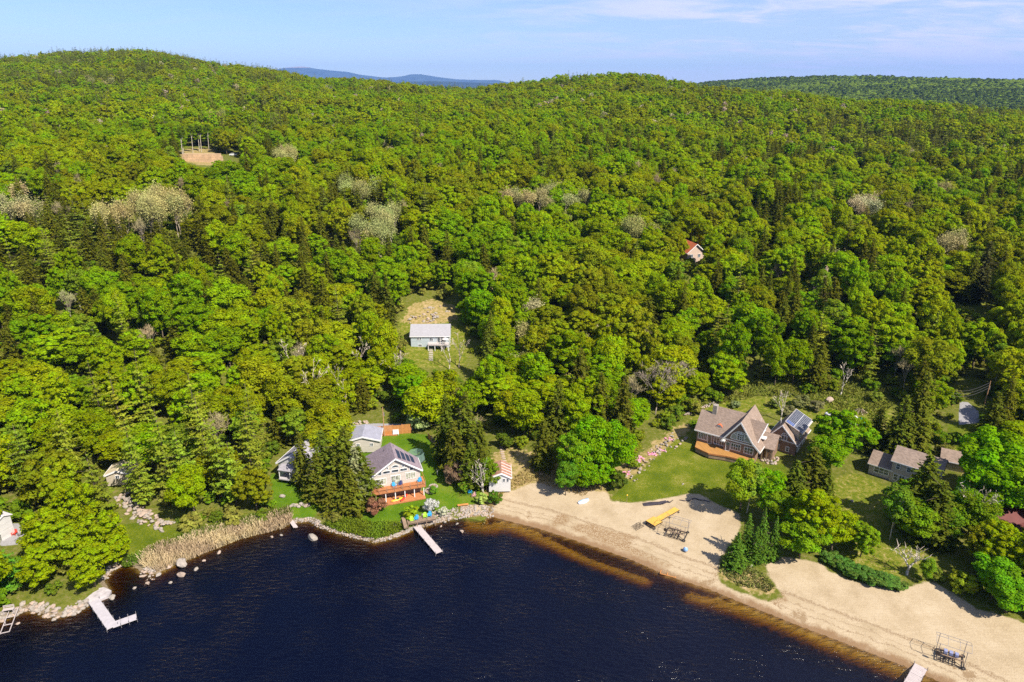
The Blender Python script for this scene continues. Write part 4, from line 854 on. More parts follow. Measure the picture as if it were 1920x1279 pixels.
side_gable(Fh, 0, 4.2, 0, 5.5, -1, 2.5, 4.3, GREYS, TAUPE); side_gable(Fh, 4.2, 12.8, -.3, 5.8, -1, 4.9, 6.9, GREYS, TAUPE)
window(Fh, (1.1, 0, .9), U, NF, 2.7, 1.2, 3, 2, fw=.14); window(Fh, (5.0, -.3, 3.3), U, NF, .65, 1.0, 1, 2); window(Fh, (7.0, -.3, 3.3), U, NF, .65, 1.0, 1, 2)
window(Fh, (4.9, -.3, .7), U, NF, .75, 1.3, 1, 2); window(Fh, (5.95, -.3, .05), U, NF, .9, 2.0, 2, 2, name='door'); window(Fh, (7.2, -.3, .7), U, NF, .75, 1.3, 1, 2)
M().box(-.5, 9.5, -1.6, -.31, -.7, -.5).build('patio', FOUND, Fh)
# -- tan roofed shed behind it
pH = at(1762, 878, 3.2); Hh = thing('tan_shed', 'low shed with pale tan shingle roof under the maple shade', 'shed', pH, R(-30))
side_gable(Hh, 0, 6.2, 0, 5, -1, 2.2, 3.6, TAN, TAUPE); window(Hh, (4.6, 0, .8), U, NF, .8, .8, 2, 1)
# -- red roofed house at the picture edge
pJ = at(1862, 1012, 2.2); Jh = thing('red_roof_house', 'white cottage with dark red roof tucked beneath yellow green maples', 'cottage', pJ, R(20))
side_gable(Jh, 0, 10, 0, 7, -1, 2.6, 5.0, WSID, REDR, .6); M().box(1.0, 9.5, -2.2, 0, -.3, -.1).build('porch', GREYW, Jh)
for i in range(5): M().box(1.2 + i * 2 - .06, 1.2 + i * 2 + .06, -2.15, -2.03, -.1, 2.3).build('porch_post', TRIM, Jh)
M().box(1, 9.5, -2.14, -2.06, .7, .8).build('porch_railing', TRIM, Jh); M().slab([(.8, -2.5, 2.2), (9.7, -2.5, 2.2), (9.7, -.65, 2.55), (.8, -.65, 2.55)], (0, 0, .12)).build('porch_roof', REDR, Jh); window(Jh, (4, 0, .8), U, NF, 1.2, 1.1, 2, 2)
# -- pale blue cottage on the slope
xI, yI = hit(771, 650); pI = Vector((xI, yI, gz(xI, yI) - .2)); Ih = thing('slope_cottage', 'pale blue cottage with light grey roof and white deck in the slope clearing', 'cottage', pI, R(1))
side_gable(Ih, 0, 11.4, 0, 7.2, -1, 3.5, 5.9, BLUES, PALER, .3)
for x in (1.9, 2.6): window(Ih, (x, 0, 2.35), U, NF, .45, .55, 1, 1)
window(Ih, (5.6, 0, 2.0), U, NF, .9, .9, 2, 1); window(Ih, (7.9, 0, 1.55), U, NF, .8, 1.7, 1, 1, name='door'); window(Ih, (9.0, 0, 1.55), U, NF, .8, 1.7, 1, 1, name='door'); window(Ih, (2.2, 0, .2), U, NF, .9, .7, 2, 1)
M().box(5.2, 11.3, -2.2, -.02, 1.3, 1.42).build('deck', PALEW, Ih); s = M(); s.box(5.2, 11.3, -2.2, -2.12, 2.25, 2.35); [s.box(5.2 + k * .3, 5.26 + k * .3, -2.19, -2.13, 1.42, 2.25) for k in range(21)]; s.build('deck_railing', TRIM, Ih)
for i in range(4): M().box(5.3 + i * 1.95 - .08, 5.3 + i * 1.95 + .08, -2.1, -1.94, -.8, 1.3).build('deck_post', TRIM, Ih)
for k in range(7):
    meta(M().box(-.6, .6, -.25, .25, -.3, .14).build('stone_step', FOUND), 'flat step below the slope cottage deck, %s down from it' % 'first second third fourth fifth sixth seventh'.split()[k], 'step', 'garden steps').location = G(808, 655 + k * 3.4)
um = thing('parasol', 'white parasol standing on the slope cottage deck', 'parasol', pI + Vector((10.3, -1.1, 1.42))); M().tube((0, 0, 0), (0, 0, 1.9), .03).build('pole', TRIM, um); M().tube((0, 0, 1.6), (0, 0, 2.05), 1.0, .05, 8).build('canopy', WHITE, um)
# -- red roofed house up in the wood
xx_, yy_ = hit(1288, 494); pR_ = Vector((xx_, yy_, gz(xx_, yy_))); Rh = thing('woodland_house', 'pinkish house with orange red roof showing through the forest canopy', 'house', pR_, R(15))
gable(Rh, 0, 7, 0, 10, -2, 4.2, 7.2, None, simple('pinkish render', (.55, .42, .34), .8), ORANGER, .5); window(Rh, (1.2, 0, 2.2), U, NF, 1.0, 1.2, 2, 1); window(Rh, (4.4, 0, 2.2), U, NF, 1.0, 1.2, 2, 1)
# -- white house at the lake edge, cut by the frame
pK = at(-12, 1000, 2.8); Kh = thing('white_lake_house', 'white house with gridded window and grey patio by the alders', 'house', pK, R(-22))
side_gable(Kh, -8, 2.0, 0, 2.4, -1.2, 3.0, 3.5, WSID, simple('pale membrane roof', (.62, .58, .60), .7), .3)
window(Kh, (-.4, 0, 1.1), U, NF, 2.1, 1.6, 4, 3, TRIM, GLASS, .12); M().box(-3, 2.2, -1.5, -.01, .35, .5).build('porch_roof', WHITE, Kh)
# -- low tan shed in the trees on the left
pL = at(200, 902, 3.5); Lh = thing('garden_shed', 'little cream shed on posts among the pines above the stone bank', 'shed', pL, R(8)); gable(Lh, 0, 4.6, 0, 4, -1.2, 1.3, 2.2, None, TAN, simple('pale shed roof', (.5, .42, .27), .8), .25); window(Lh, (1.9, 0, .5), U, NF, .7, .6, 2, 1)
# -- houses far off on the ridge
DARKTRIM = None

# ---------------------------------------------------------------- docks and beach things
def dock(name, label, p0, p1, w_, nsec, mt, zt=.55, posts=True, cat='dock'):
    a = Vector((*p0, 0)); b = Vector((*p1, 0)); L = (b - a).length; o = thing(name, label, cat, a, math.atan2((b - a).y, (b - a).x))
    for i in range(nsec):
        x0, x1 = L * i / nsec + .015, L * (i + 1) / nsec - .015; s = M(); k = max(6, int((x1 - x0) / .3)); 
        for j in range(k): s.box(x0 + (x1 - x0) * j / k + .008, x0 + (x1 - x0) * (j + 1) / k - .008, -w_ / 2, w_ / 2, zt - .05, zt + random.uniform(-.006, .006))
        s.box(x0, x1, -w_ / 2 - .03, -w_ / 2 - .001, zt - .16, zt - .01); s.box(x0, x1, w_ / 2 + .001, w_ / 2 + .03, zt - .16, zt - .01); s.build('deck_section', mt, o)
    if posts:
        for i in range(nsec + 1):
            for sy in (-1, 1): x = min(max(L * i / nsec, .1), L - .1); M().tube((x, sy * (w_ / 2 + .07), -1.2), (x, sy * (w_ / 2 + .07), zt + .45), .045, n=6).build('post', GALV, o)
    return o
dock('wooden_dock', 'straight pale grey dock reaching out from the rocky shore below the cream house', gp(781, 986, .55), gp(824, 1036, .55), 1.3, 4, PALEW)
Ld = dock('corner_dock', 'silver grey L-shaped dock off the stone slab', gp(176, 1126, .5), gp(211, 1176, .5), 1.5, 4, GREYW, .5)
a_ = Vector((*gp(211, 1172, .5), 0)); b_ = Vector((*gp(256, 1156, .5), 0)); inv = (Matrix.Translation(Ld.location) @ Matrix.Rotation(Ld.rotation_euler.z, 4, 'Z')).inverted(); la, lb = inv @ a_, inv @ b_
for i in range(3):
    p, q = la.lerp(lb, i / 3 + .003), la.lerp(lb, (i + 1) / 3 - .003); d_ = (lb - la).normalized(); n_ = Vector((-d_.y, d_.x, 0)) * .75
    M().slab([p - n_ + V3(0, 0, .45), q - n_ + V3(0, 0, .45), q + n_ + V3(0, 0, .45), p + n_ + V3(0, 0, .45)], (0, 0, .055)).build('deck_section', GREYW, Ld)
    for s_ in (-1, 1): M().tube(q + n_ * s_ * 1.06 + V3(0, 0, -1.2), q + n_ * s_ * 1.06 + V3(0, 0, .95), .045).build('post', GALV, Ld)
dock('beach_dock', 'pinkish grey dock starting at the sandy waterline beside the boat lift', gp(1727, 1249, .5), gp(1698, 1300, .5), 1.6, 3, PALEW, .5)
# landing platform with chairs where the straight dock meets the shore
pa = G(766, 985); Lp = thing('timber_landing', 'weathered timber landing with low rails above the straight dock', 'deck', Vector((*gp(765, 984, 1.25), 1.25)), R(17))
s = M(); [s.box(i * .3 + .01, i * .3 + .29, 0, 2.2, -.06, 0) for i in range(18)]; s.build('deck', TIMBER, Lp)
for x in (0, 1.8, 3.6, 5.35): M().box(x - .06, x + .06, -.1, 0, -1.3, .75).build('post', TIMBER, Lp)
s = M(); s.box(0, 5.4, -.12, -.06, .25, .4); s.box(0, 5.4, -.12, -.06, .6, .75); s.build('rail', TIMBER, Lp); s = M(); s.box(-.9, -.2, -.9, 2.4, -.1, .25); s.build('steps', TIMBER, Lp)
L_m = Matrix.Translation(Lp.location) @ Matrix.Rotation(R(17), 4, 'Z')
for (x, y, mt, lb_) in ((.9, .8, LIMEP, 'lime green slatted chair at the corner of the dock landing'), (1.8, 1.0, BLUEP, 'blue slatted chair beside the lone lime chair on the dock landing'), (3.6, 1.3, LIMEP, 'lime green slatted chair under the white flowering bush'), (4.5, 1.4, BLUEP, 'blue slatted chair under the white flowering bush')):
    chair(L_m @ Vector((x, y, 0)), R(15 + random.uniform(-25, 25)), mt, lb_, 'garden chairs')
# rolling yellow dock parked on the sand
def wheel(m_parent, c, r=.24, ax=(1, 0, 0), wd=.14):
    ax = Vector(ax).normalized(); c = Vector(c); w1 = M().tube(c - ax * wd / 2, c + ax * wd / 2, r, n=12).build('wheel', BLACK, m_parent); M().tube(c - ax * wd * .56, c + ax * wd * .56, r * .45, n=8).build('hub', GALV, w1)
y0_ = Vector((*gp(1219, 985, 1.5), 0)); y1_ = Vector((*gp(1269, 957, 1.5), 0)); yz = gz(y0_.x, y0_.y); y0_.z = yz; Yd = thing('rolling_dock', 'bright yellow dock on wheels parked on the sand', 'dock', y0_, math.atan2((y1_ - y0_).y, (y1_ - y0_).x)); LY = (Vector((y1_.x, y1_.y)) - Vector((y0_.x, y0_.y))).length
for x0, x1, wd in ((0, 2.3, 1.1), (2.34, 5.2, .62), (5.24, LY, .62)):
    s = M(); k = int((x1 - x0) / .28); [s.box(x0 + (x1 - x0) * j / k + .01, x0 + (x1 - x0) * (j + 1) / k - .01, -wd, wd, .86, .92) for j in range(k)]; s.build('deck_section', YELW, Yd); s = M(); s.box(x0, x1, -wd - .04, -wd - .001, .74, .9); s.box(x0, x1, wd + .001, wd + .04, .74, .9); s.build('frame', DARKM, Yd)
for x, wd in ((.15, 1.0), (2.5, .6), (5.1, .6), (LY - .2, .6)):
    for s_ in (-1, 1): M().tube((x, s_ * wd, .25), (x, s_ * wd, .85), .05).build('leg', DARKM, Yd); wheel(Yd, (x, s_ * (wd + .02), .24), .26, (0, 1, 0))
M().bar((-.05, -1.05, .8), (-.05, 1.05, .8), .1, .3).build('bumper', DARKM, Yd)
def boat_lift(p, yaw, label, w_=2.6, l_=3.6, h_=3.1, seed=0, box=False):
    o = thing('boat_lift', label, 'boat lift', p, yaw, 'boat lifts'); z = .22
    f = M(); [f.bar((-l_ / 2, s_ * w_ / 2, z), (l_ / 2, s_ * w_ / 2, z), .11, .11) for s_ in (-1, 1)]; [f.bar((x, -w_ / 2, z), (x, w_ / 2, z), .1, .1) for x in (-l_ / 2, -l_ / 6, l_ / 6, l_ / 2)]; f.bar((-l_ / 2, -w_ / 2, z + .02), (l_ / 2, w_ / 2, z + .02), .07, .07); f.bar((-l_ / 2, w_ / 2, z + .02), (l_ / 2, -w_ / 2, z + .02), .07, .07); f.build('base_frame', DARKM, o)
    for sx in (-1, 1):
        for sy in (-1, 1): M().tube((sx * l_ / 2, sy * w_ / 2, 0), (sx * l_ / 2, sy * w_ / 2, h_), .045, n=6).build('post', GALV, o)
        M().bar((sx * .5, -w_ / 2, .7), (sx * .5, w_ / 2, .7), .09, .09).build('cradle_bar', DARKM, o)
    for sy in (-1, 1): M().bar((-l_ * .45, sy * .55, .85), (l_ * .45, sy * .55, .85), .16, .12).build('bunk', TIMBER, o); wheel(o, (l_ / 2, sy * (w_ / 2 + .12), .26), .28, (0, 1, 0))
    c = M(); L2 = l_ / 2 + .5
    for sy in (-1, 1): c.tube((-L2, sy * w_ / 2, h_), (L2, sy * w_ / 2, h_), .03, n=5)
    for x in (-L2, -L2 / 3, L2 / 3, L2): c.tube((x, -w_ / 2, h_), (x, 0, h_ + .4), .028, n=5); c.tube((x, 0, h_ + .4), (x, w_ / 2, h_), .028, n=5)
    c.tube((-L2, 0, h_ + .4), (L2, 0, h_ + .4), .03, n=5); c.build('canopy_frame', GALV, o); M().tube((-l_ / 2, -w_ / 2 - .1, 1.5), (-l_ / 2, -w_ / 2 - .28, 1.5), .32, n=12).build('winch_wheel', DARKM, o)
    if box:
        for k in range(3): M().box(-.9 + k * .7, -.45 + k * .7, -.3, .35, .92, 1.35).build('bunk_motor', simple('blue grey plastic %d' % k, (.22, .24, .38), .5), o)
boat_lift(G(1268, 1003), R(-28), 'empty dark boat lift frame on the sand beside the yellow dock'); boat_lift(G(1780, 1236), R(-30), 'boat lift with blue grey bunks at the waterline beside the pinkish dock', 2.4, 3.4, 3.1, 1, True)
# rack of steel dock legs
pr0 = G(1196, 988); o = thing('dock_leg_rack', 'dark heap of loose steel dock legs beside the yellow dock', 'dock legs', pr0, R(35))
for k in range(6): M().tube((-1.1 + k * .05, -.7 + k * .28, .12), (1.1, -.6 + k * .28, .12 + .05 * (k % 2)), .05).build('beam', DARKM, o)
for k in range(7): M().tube((-1 + k * .33, -.5 + .2 * (k % 3), .1), (-1.15 + k * .36, -.4 + .2 * (k % 3), 1.1 + .2 * (k % 2)), .025).build('upright', DARKM, o)
# black edging liner lying on the sand
for nm, pts_, wds, lb_ in (('a', [(1206, 947), (1222, 945), (1240, 944), (1250, 941), (1256, 943), (1262, 938)], (.45, .6, .55, .35, .12, .06), 'wide crumpled black plastic sheet lying along the sand and lawn edge'), ('b', [(1274, 938), (1284, 940), (1294, 939), (1298, 936), (1304, 935), (1312, 938), (1322, 939), (1332, 942)], (.06, .12, .12, .12, .14, .14, .1, .1), 'thin wavy black plastic edging lying across the sand')):
    m = M(); P_ = [G(*p) for p in pts_]
    for i, (a, b) in enumerate(zip(P_, P_[1:])):
        d_ = (b - a).normalized(); n_ = Vector((-d_.y, d_.x, 0)); wa, wb = wds[i], wds[i + 1]
        for j in range(4):
            u0, u1 = -1 + j * .5, -.5 + j * .5; h0, h1 = .04 + .10 * abs(math.sin(i * 2.1 + j)), .04 + .10 * abs(math.sin(i * 2.1 + j + 1)); m.slab([a + n_ * wa * u0 + V3(0, 0, h0), b + n_ * wb * u0 + V3(0, 0, h0), b + n_ * wb * u1 + V3(0, 0, h1), a + n_ * wa * u1 + V3(0, 0, h1)], (0, 0, .03))
    meta(m.build('plastic_edging', simple('black liner ' + nm, (.045, .035, .04), .35, .3, 2, spec=.6)), lb_, 'plastic edging')
# light post at the lawn edge, tubs on the beach
o = thing('lamp_post', 'thin garden lamp post at the corner of lawn and sand', 'lamp post', G(1175, 943)); M().tube((0, 0, 0), (0, 0, 1.7), .04).build('pole', TIMBER, o); M().blob((0, 0, 1.8), .14, .14, .18, 3).build('lamp', YELP, o)
o = thing('covered_grill', 'round blue and white object standing alone on the sand', 'beach ball', G(1285, 1034)); M().blob((0, 0, .45), .45, .45, .45, 4, 2, .02).build('ball', simple('light blue vinyl', (.2, .36, .62), .4), o, smooth=True); M().tube((0, 0, .78), (0, 0, .93), .18, .1, 10).build('cap', WHITE, o); M().tube((-.1, 0, .0), (.1, 0, .04), .4).build('base', TIMBER, o)
o = thing('overturned_rowboat', 'small overturned white rowboat lying where the track meets the sand', 'boat', G(1094, 941), R(30)); m = M()
n = 8; ring = [[(-1.3 + 2.6 * i / (n - 1), .55 * math.sin(math.pi * (.12 + .88 * i / (n - 1)) * .95) ** .7 * math.cos(a), .5 * math.sin(a) * (.55 + .45 * math.sin(math.pi * i / (n - 1)))) for a in [math.pi * j / 8 for j in range(9)]] for i in range(n)]
for a, b in zip(ring, ring[1:]):
    for j in range(8): m.poly([a[j], a[j + 1], b[j + 1], b[j]])
m.poly(ring[0]); m.poly(ring[-1][::-1]); m.build('hull', simple('white gelcoat', (.62, .64, .74), .35), o, smooth=True); M().bar((-1.3, 0, .5), (1.25, 0, .5), .05, .06).build('keel', BLUEP, o)
# wooden frames in the shallows
o = thing('ladder_frame', 'long pale wooden ladder frame sloping from the stones into the lake', 'dock frame', at(22, 1145, .7)); q0, q1 = at(26, 1142, .75) - o.location, at(9, 1186, .15) - o.location; sd = Vector((.95, .35, 0))
for s_ in (-.5, .5): M().bar(q0 + sd * s_ * 1.2, q1 + sd * s_ * 1.2, .1, .12).build('rail', PALEW, o)
for k in range(4): c = q0.lerp(q1, k / 3); M().bar(c - sd * .6, c + sd * .6, .12, .08).build('rung', PALEW, o)
for k in (1.5, 3): c = q0.lerp(q1, k / 3); M().bar(c - sd * .6 + V3(0, 0, -.6), c - sd * .6 + V3(0, 0, .7), .07, .07).build('post', PALEW, o)
o = thing('log_bench', 'pale wooden slatted bench on the stones above the ladder frame', 'bench', at(17, 1146, .9), R(15)); M().box(-.8, .8, -.3, .3, .4, .46).build('seat', PALEW, o); s = M(); s.box(-.8, .8, .28, .33, .62, .76); s.box(-.8, .8, .28, .33, .86, 1.0); s.build('backrest', PALEW, o)
for x in (-.7, .7): M().box(x - .05, x + .05, -.28, -.18, -.3, .4).build('leg', PALEW, o); M().box(x - .05, x + .05, .2, .3, -.3, 1.0).build('leg', PALEW, o)
o = thing('sunken_dock_frame', 'broken tan dock frame half sunk in the beach shallows', 'dock frame', at(1255, 1075, .1), R(-22)); s = M()
for a, b in (((-1.5, -.7, 0), (1.2, -.7, -.05)), ((-1.5, .7, .1), (.6, .7, .15)), ((-1.5, -.7, 0), (-1.5, .7, .1)), ((1.2, -.7, -.05), (.9, .5, .1)), ((-.3, -.7, .05), (-.2, .7, .15))): M().bar(a, b, .12, .12).build('beam', FENCEW, o)
M().tube((.6, .6, 0), (1.6, 2.0, .5), .05).build('branch', TIMBER, o)
for k in range(2):
    meta(M().bar((0, 0, .1), tuple(at(553 + k * 3, 990, .1) - at(543 + k * 3, 976, .25) + V3(0, 0, .1)), .5, .08).build('gangplank', PALEW), 'grey plank running into the cove, ' + ('outer' if k else 'inner') + ' of two', 'plank', 'planks in the cove').location = at(543 + k * 3.4, 976, .25)
# stone slab landing at the corner dock
m = M(); P_ = [gp(*p, .3) for p in ((150, 1128), (163, 1108), (195, 1102), (209, 1108), (205, 1118), (172, 1131))]; m.slab([(x, y, -.3) for x, y in P_], (0, 0, .72)); meta(m.build('stone_slab', simple('grey ledge', (.42, .38, .38), .9, .25, 1.2, bump=.5)), 'flat grey stone slab at the shore end of the L-shaped dock', 'stone slab')
# backyard clutter behind the shingle house
o = thing('covered_boat', 'boat under a silver tarpaulin on its trailer in the meadow', 'boat', G(1562, 783), R(-12)); M().blob((0, 0, .9), 2.2, .8, .5, 5, 2, .07).build('cover', SILV, o); M().bar((-2, 0, .4), (2.2, 0, .4), .8, .12).build('trailer', DARKM, o); wheel(o, (.2, -.8, .3), .3, (0, 1, 0)); wheel(o, (.2, .8, .3), .3, (0, 1, 0))
o = thing('brush_pile', 'heap of cut branches in the meadow with a green tarp behind', 'brush pile', G(1612, 774)); g_ = random.Random(5)
for k in range(26): a = g_.uniform(0, 6.28); M().tube((math.cos(a) * 2 * g_.uniform(.7, 1), math.sin(a) * 1.5, .05), (math.cos(a) * .3, math.sin(a) * .3, g_.uniform(.8, 1.3)), .05, .03, 4).build('branch', DEADW if k % 3 else TIMBER, o)
o = thing('tarp_shelter', 'white trailer half covered by a teal tarpaulin behind the round maple', 'trailer', G(1604, 795), R(-10)); M().box(-2, .3, -1, 1, .3, 1.7).build('body', WHITE, o); s = M(); s.blob((1.1, 0, .9), 1.3, 1.1, .9, 8, 2, .08); s.build('tarp', TEAL, o)
for y in (-.9, .9): wheel(o, (-.8, y, .3), .3, (0, 1, 0))
def car(loc, yaw, mt, label):
    o = thing('parked_car', label, 'car', loc, yaw, 'parked cars'); b = M(); pr = [(-2.2, .35), (2.2, .35), (2.25, .75), (1.9, .92), (1.0, .98), (.35, 1.45), (-1.3, 1.48), (-1.95, 1.0), (-2.25, .9)]
    b.slab([(x, -.88, z) for x, z in pr], (0, 1.76, 0)); b.build('body', mt, o)
    for s_ in (-1, 1):
        M().slab([(-1.6, s_ * .885, 1.02), (.75, s_ * .885, 1.02), (.3, s_ * .885, 1.38), (-1.25, s_ * .885, 1.4)], (0, s_ * .01, 0)).build('side_window', GLASS, o)
        for x in (-1.35, 1.4): wheel(o, (x, s_ * .82, .33), .33, (0, 1, 0), .2)
        M().box(2.2, 2.27, s_ * .6 - .15, s_ * .6 + .15, .62, .76).build('headlight', TRIM, o)
    M().slab([(1.02, -.75, .985), (1.02, .75, .985), (.38, .72, 1.46), (.38, -.72, 1.46)], (.02, 0, .02)).build('windscreen', GLASS, o)
car(G(1864, 926), R(30), simple('navy car paint', (.03, .05, .13), .25, .05), 'dark blue car parked in the shade beneath the big maple'); xx_, yy_ = hit(438, 292); car((xx_, yy_, gz(xx_, yy_)), R(5), simple('white car paint', (.75, .75, .74), .3, .05), 'white vehicle parked beside the birches at the hillside clearing')
# hillside clearing: terrace wall and woodpile
xx_, yy_ = hit(342, 302); gq = gz(xx_, yy_); TW = thing('terrace_wall', 'tan earth and block retaining wall in the hillside clearing', 'retaining wall', (xx_, yy_, gq)); m = simple('tan blocks', (.5, .34, .2), .9, .25, .5)
for rr in range(3):
    for k in range(7): M().box(k * 2.9 + (rr % 2) * .9 + .03, k * 2.9 + 2.84 + (rr % 2) * .9, rr * .35, 3 + rr * .35, -2 + (rr > 0) * (2 + rr * 1.25 - 1.25) + .0, rr * 1.25 + 1.2).build('block', m, TW)
o = thing('log_pile', 'orange stack of cut logs at the edge of the hillside clearing', 'log pile', (xx_ + 15, yy_ + 6, gz(xx_ + 15, yy_ + 6) + 1.6)); g_ = random.Random(9)
for k in range(16): M().tube((-2.5 + (k % 4) * .1, (k % 4) * .6, .3 + (k // 4) * .5), (3.2, (k % 4) * .6, .3 + (k // 4) * .5), .28, n=8).build('log', FENCEW if k % 3 else RUST, o)
# chairs and grill on the patio of the white lake house
for k, (px_, py_, mt, lb_) in enumerate(((28, 1003, REDP, 'red chair on the shaded grey patio'), (17, 1000, WHITE, 'white chair on the shaded grey patio, beside the wall'), (39, 1004, GALV, 'grey chair on the shaded patio, beside the alders'))): chair(G(px_, py_), R(20 * k), mt, lb_, 'garden chairs')
chair(G(881, 925), R(20), BLUEP, 'blue slatted chair on the lawn under the white birch', 'garden chairs'); o = thing('garden_ornament', 'slim white post ornament standing alone on the mown lawn', 'ornament', G(820, 890)); M().tube((0, 0, 0), (0, 0, 1.0), .07, .05).build('post', WHITE, o); M().blob((0, 0, 1.1), .2, .14, .2, 2).build('bird_house', WHITE, o)
chair(G(889, 932), R(-20), simple('pink plastic', (.6, .35, .33), .5), 'pink slatted chair beside the fire pit at the lawn edge', 'garden chairs')
o = thing('timber_sandbox', 'low timber bench edging the small sand patch', 'bench', G(868, 949), R(12)); s = M(); s.box(-1.1, 1.1, -.25, .25, .3, .4); s.build('seat', FENCEW, o); M().box(-1.0, -.85, -.2, .2, 0, .3).build('leg', TIMBER, o); M().box(.85, 1.0, -.2, .2, 0, .3).build('leg', TIMBER, o)
# ---------------------------------------------------------------- rocks, reeds, flowers
def boulder_mesh(s):
    import bmesh
    g = random.Random(s + 50); bm = bmesh.new(); bmesh.ops.create_icosphere(bm, subdivisions=2, radius=1); m = M(); pl = [(Vector((g.gauss(0, 1), g.gauss(0, 1), g.gauss(0, 1))).normalized(), g.uniform(.55, .85)) for _ in range(11)]
    for v in bm.verts:
        d = v.co.normalized(); r = 1.05
        for n_, h in pl:
            c = d.dot(n_)
            if c > .05: r = min(r, h / c)
        m.v.append(tuple(d * r * g.uniform(.97, 1.03)))
    m.f = [tuple(v.index for v in f.verts) for f in bm.faces]; bm.free(); return m.mesh('rock_%d' % s, [STONE, STONEP][s % 2])
ROCKM = [boulder_mesh(s) for s in range(7)]
def rock(px, py, wpx, label, z=None, flat=.55, group='boulders in the lake', i=0, cat='boulder', tint=None):
    if z is None: p = G(px, py)
    else: p = at(px, py, z)
    dep = (p.y * CP + (CAMH - p.z) * SP); r = wpx / FPX * dep / 2
    o = bpy.data.objects.new('boulder', ROCKM[i % 7]); link(o); o.location = p + V3(0, 0, r * flat * .25); o.scale = (r, r * .75, r * flat); o.rotation_euler = (random.uniform(-.2, .2), random.uniform(-.2, .2), random.uniform(0, 3)); return meta(o, label, cat, group)
BL = [(341, 1059, 29, 'large rounded tan boulder at the water edge under the reeds'), (318, 1062, 17, 'pale boulder beside the largest shoreline boulder under the reeds'), (298, 1078, 12, 'small tan boulder at the tip of the rocky point below the reeds'), (340, 1078, 20, 'low reddish boulder standing out in the lake below the reeds'), (367, 1068, 12, 'small pale rock alone in the lake off the reeds'),
      (277, 1094, 12, 'pale rock at the end of the rocky point'), (252, 1103, 10, 'small pinkish rock between the cove and the L-shaped dock'), (211, 1122, 17, 'squarish grey boulder beside the L-shaped dock'), (411, 1036, 11, 'small dim rock off the middle of the reeds'), (586, 1009, 26, 'flat tan boulder in the mouth of the cove'), (510, 1007, 8, 'small rock near the end of the reeds'), (528, 1004, 7, 'tiny rock nearest the cove planks'),
      (866, 997, 12, 'slanted pale rock in the water right of the straight dock'), (834, 979, 8, 'small pale rock just off the riprap'), (857, 983, 7, 'small rock in the brown shallows near the straight dock'), (827, 987, 6, 'tiny rock close to the side of the straight dock'), (320, 1093, 9, 'half drowned dark rock off the rocky point'), (383, 1052, 8, 'half drowned rock off the reeds'), (101, 1162, 11, 'single boulder fallen below the left stone bank'), (34, 1170, 9, 'lone pale rock beside the ladder frame')]
for i, (px, py, wd, lb_) in enumerate(BL):
    lb_ = lb_.replace('right of', 'beyond the end of').replace('left stone bank', 'stone bank by the ladder frame'); rock(px, py, wd, lb_, .0, .6, i=i)
for i, (px, py, wd, lb_) in enumerate([(530, 932, 14, 'white pointed boulder on the cove lawn below the white cottage'), (536, 962, 11, 'white boulder beside the cove path'), (755, 982, 13, 'smooth white boulder by the foot of the timber landing'), (1557, 752, 20, 'large pale boulder at the meadow edge behind the solar garage'), (1280, 908, 6, 'small pale rock on the wide lawn'), (1014, 890, 8, 'pale rock in the dry grass behind the beach'), (1597, 940, 9, 'pale rock on the lawn below the clapboard house'), (1408, 1062, 9, 'pale rock beneath the young spruces'), (718, 980, 8, 'pale rock in the lawn edge shrubs')]): rock(px, py, wd, lb_, None, .7, 'boulders on land', i)
def stones(name, label, cat, line, n, wd, size, m=STONE, seed=1, thick=1):
    """a bank of single stones along a line, each a part"""
    g = random.Random(seed); P_ = [G(*p) for p in line]; o = thing(name, label, cat, P_[0]); L_ = [0]
    for a, b in zip(P_, P_[1:]): L_.append(L_[-1] + (b - a).length)
    for k in range(n):
        t_ = g.uniform(0, L_[-1]); i = max(j for j in range(len(L_)) if L_[j] <= t_); i = min(i, len(P_) - 2); c = P_[i].lerp(P_[i + 1], (t_ - L_[i]) / max(.01, L_[i + 1] - L_[i])); d_ = (P_[i + 1] - P_[i]).normalized(); s_ = g.uniform(-1, 1) * wd; c = c + Vector((-d_.y, d_.x, 0)) * s_
        c.z = gz(c.x, c.y) + (1 - abs(s_) / wd) * thick * .35; r = size * g.uniform(.6, 1.35); q = bpy.data.objects.new('stone', ROCKM[g.randrange(7)]); link(q, o); q.location = c - P_[0]; q.scale = (r, r * g.uniform(.6, .95), r * g.uniform(.5, .8)); q.rotation_euler = (g.uniform(-.4, .4), g.uniform(-.4, .4), g.uniform(0, 6))
    return o
stones('stone_bank', 'broad bank of pale tumbled stones running down through the pines to the lawn', 'stone bank', [(226, 925), (238, 940), (255, 958), (282, 976), (316, 990)], 120, 1.7, .5, seed=2, thick=1.5)
stones('rock_border', 'row of pale stones holding the little cove lawn', 'rock border', [(533, 954), (552, 950), (566, 948), (582, 950)], 16, .45, .5, seed=3)
stones('garden_rocks', 'loose pinkish rocks of the flower bed beside the wide lawn', 'rock garden', [(1180, 905), (1192, 885), (1210, 868), (1232, 848), (1252, 830), (1275, 812)], 60, 1.6, .38, seed=4)
stones('rock_edging', 'short line of rocks across the wide lawn near the house corner', 'rock edging', [(1266, 842), (1276, 832), (1288, 820)], 14, .2, .35, seed=5)
stones('rubble_heap', 'scattered pale rocks above the slope cottage roof', 'rock heap', [(764, 602), (785, 596), (815, 598), (800, 585), (840, 578)], 46, 2.4, .55, seed=6)
stones('entry_rocks', 'rocks by the porch between the shingle house and the solar garage', 'rock garden', [(1418, 855), (1430, 862), (1442, 868), (1462, 862)], 22, .9, .5, seed=7)
stones('stone_wall', 'low stone wall running up behind the shingle house', 'stone wall', [(1283, 780), (1305, 770), (1325, 762), (1352, 753)], 90, .35, .34, seed=8)
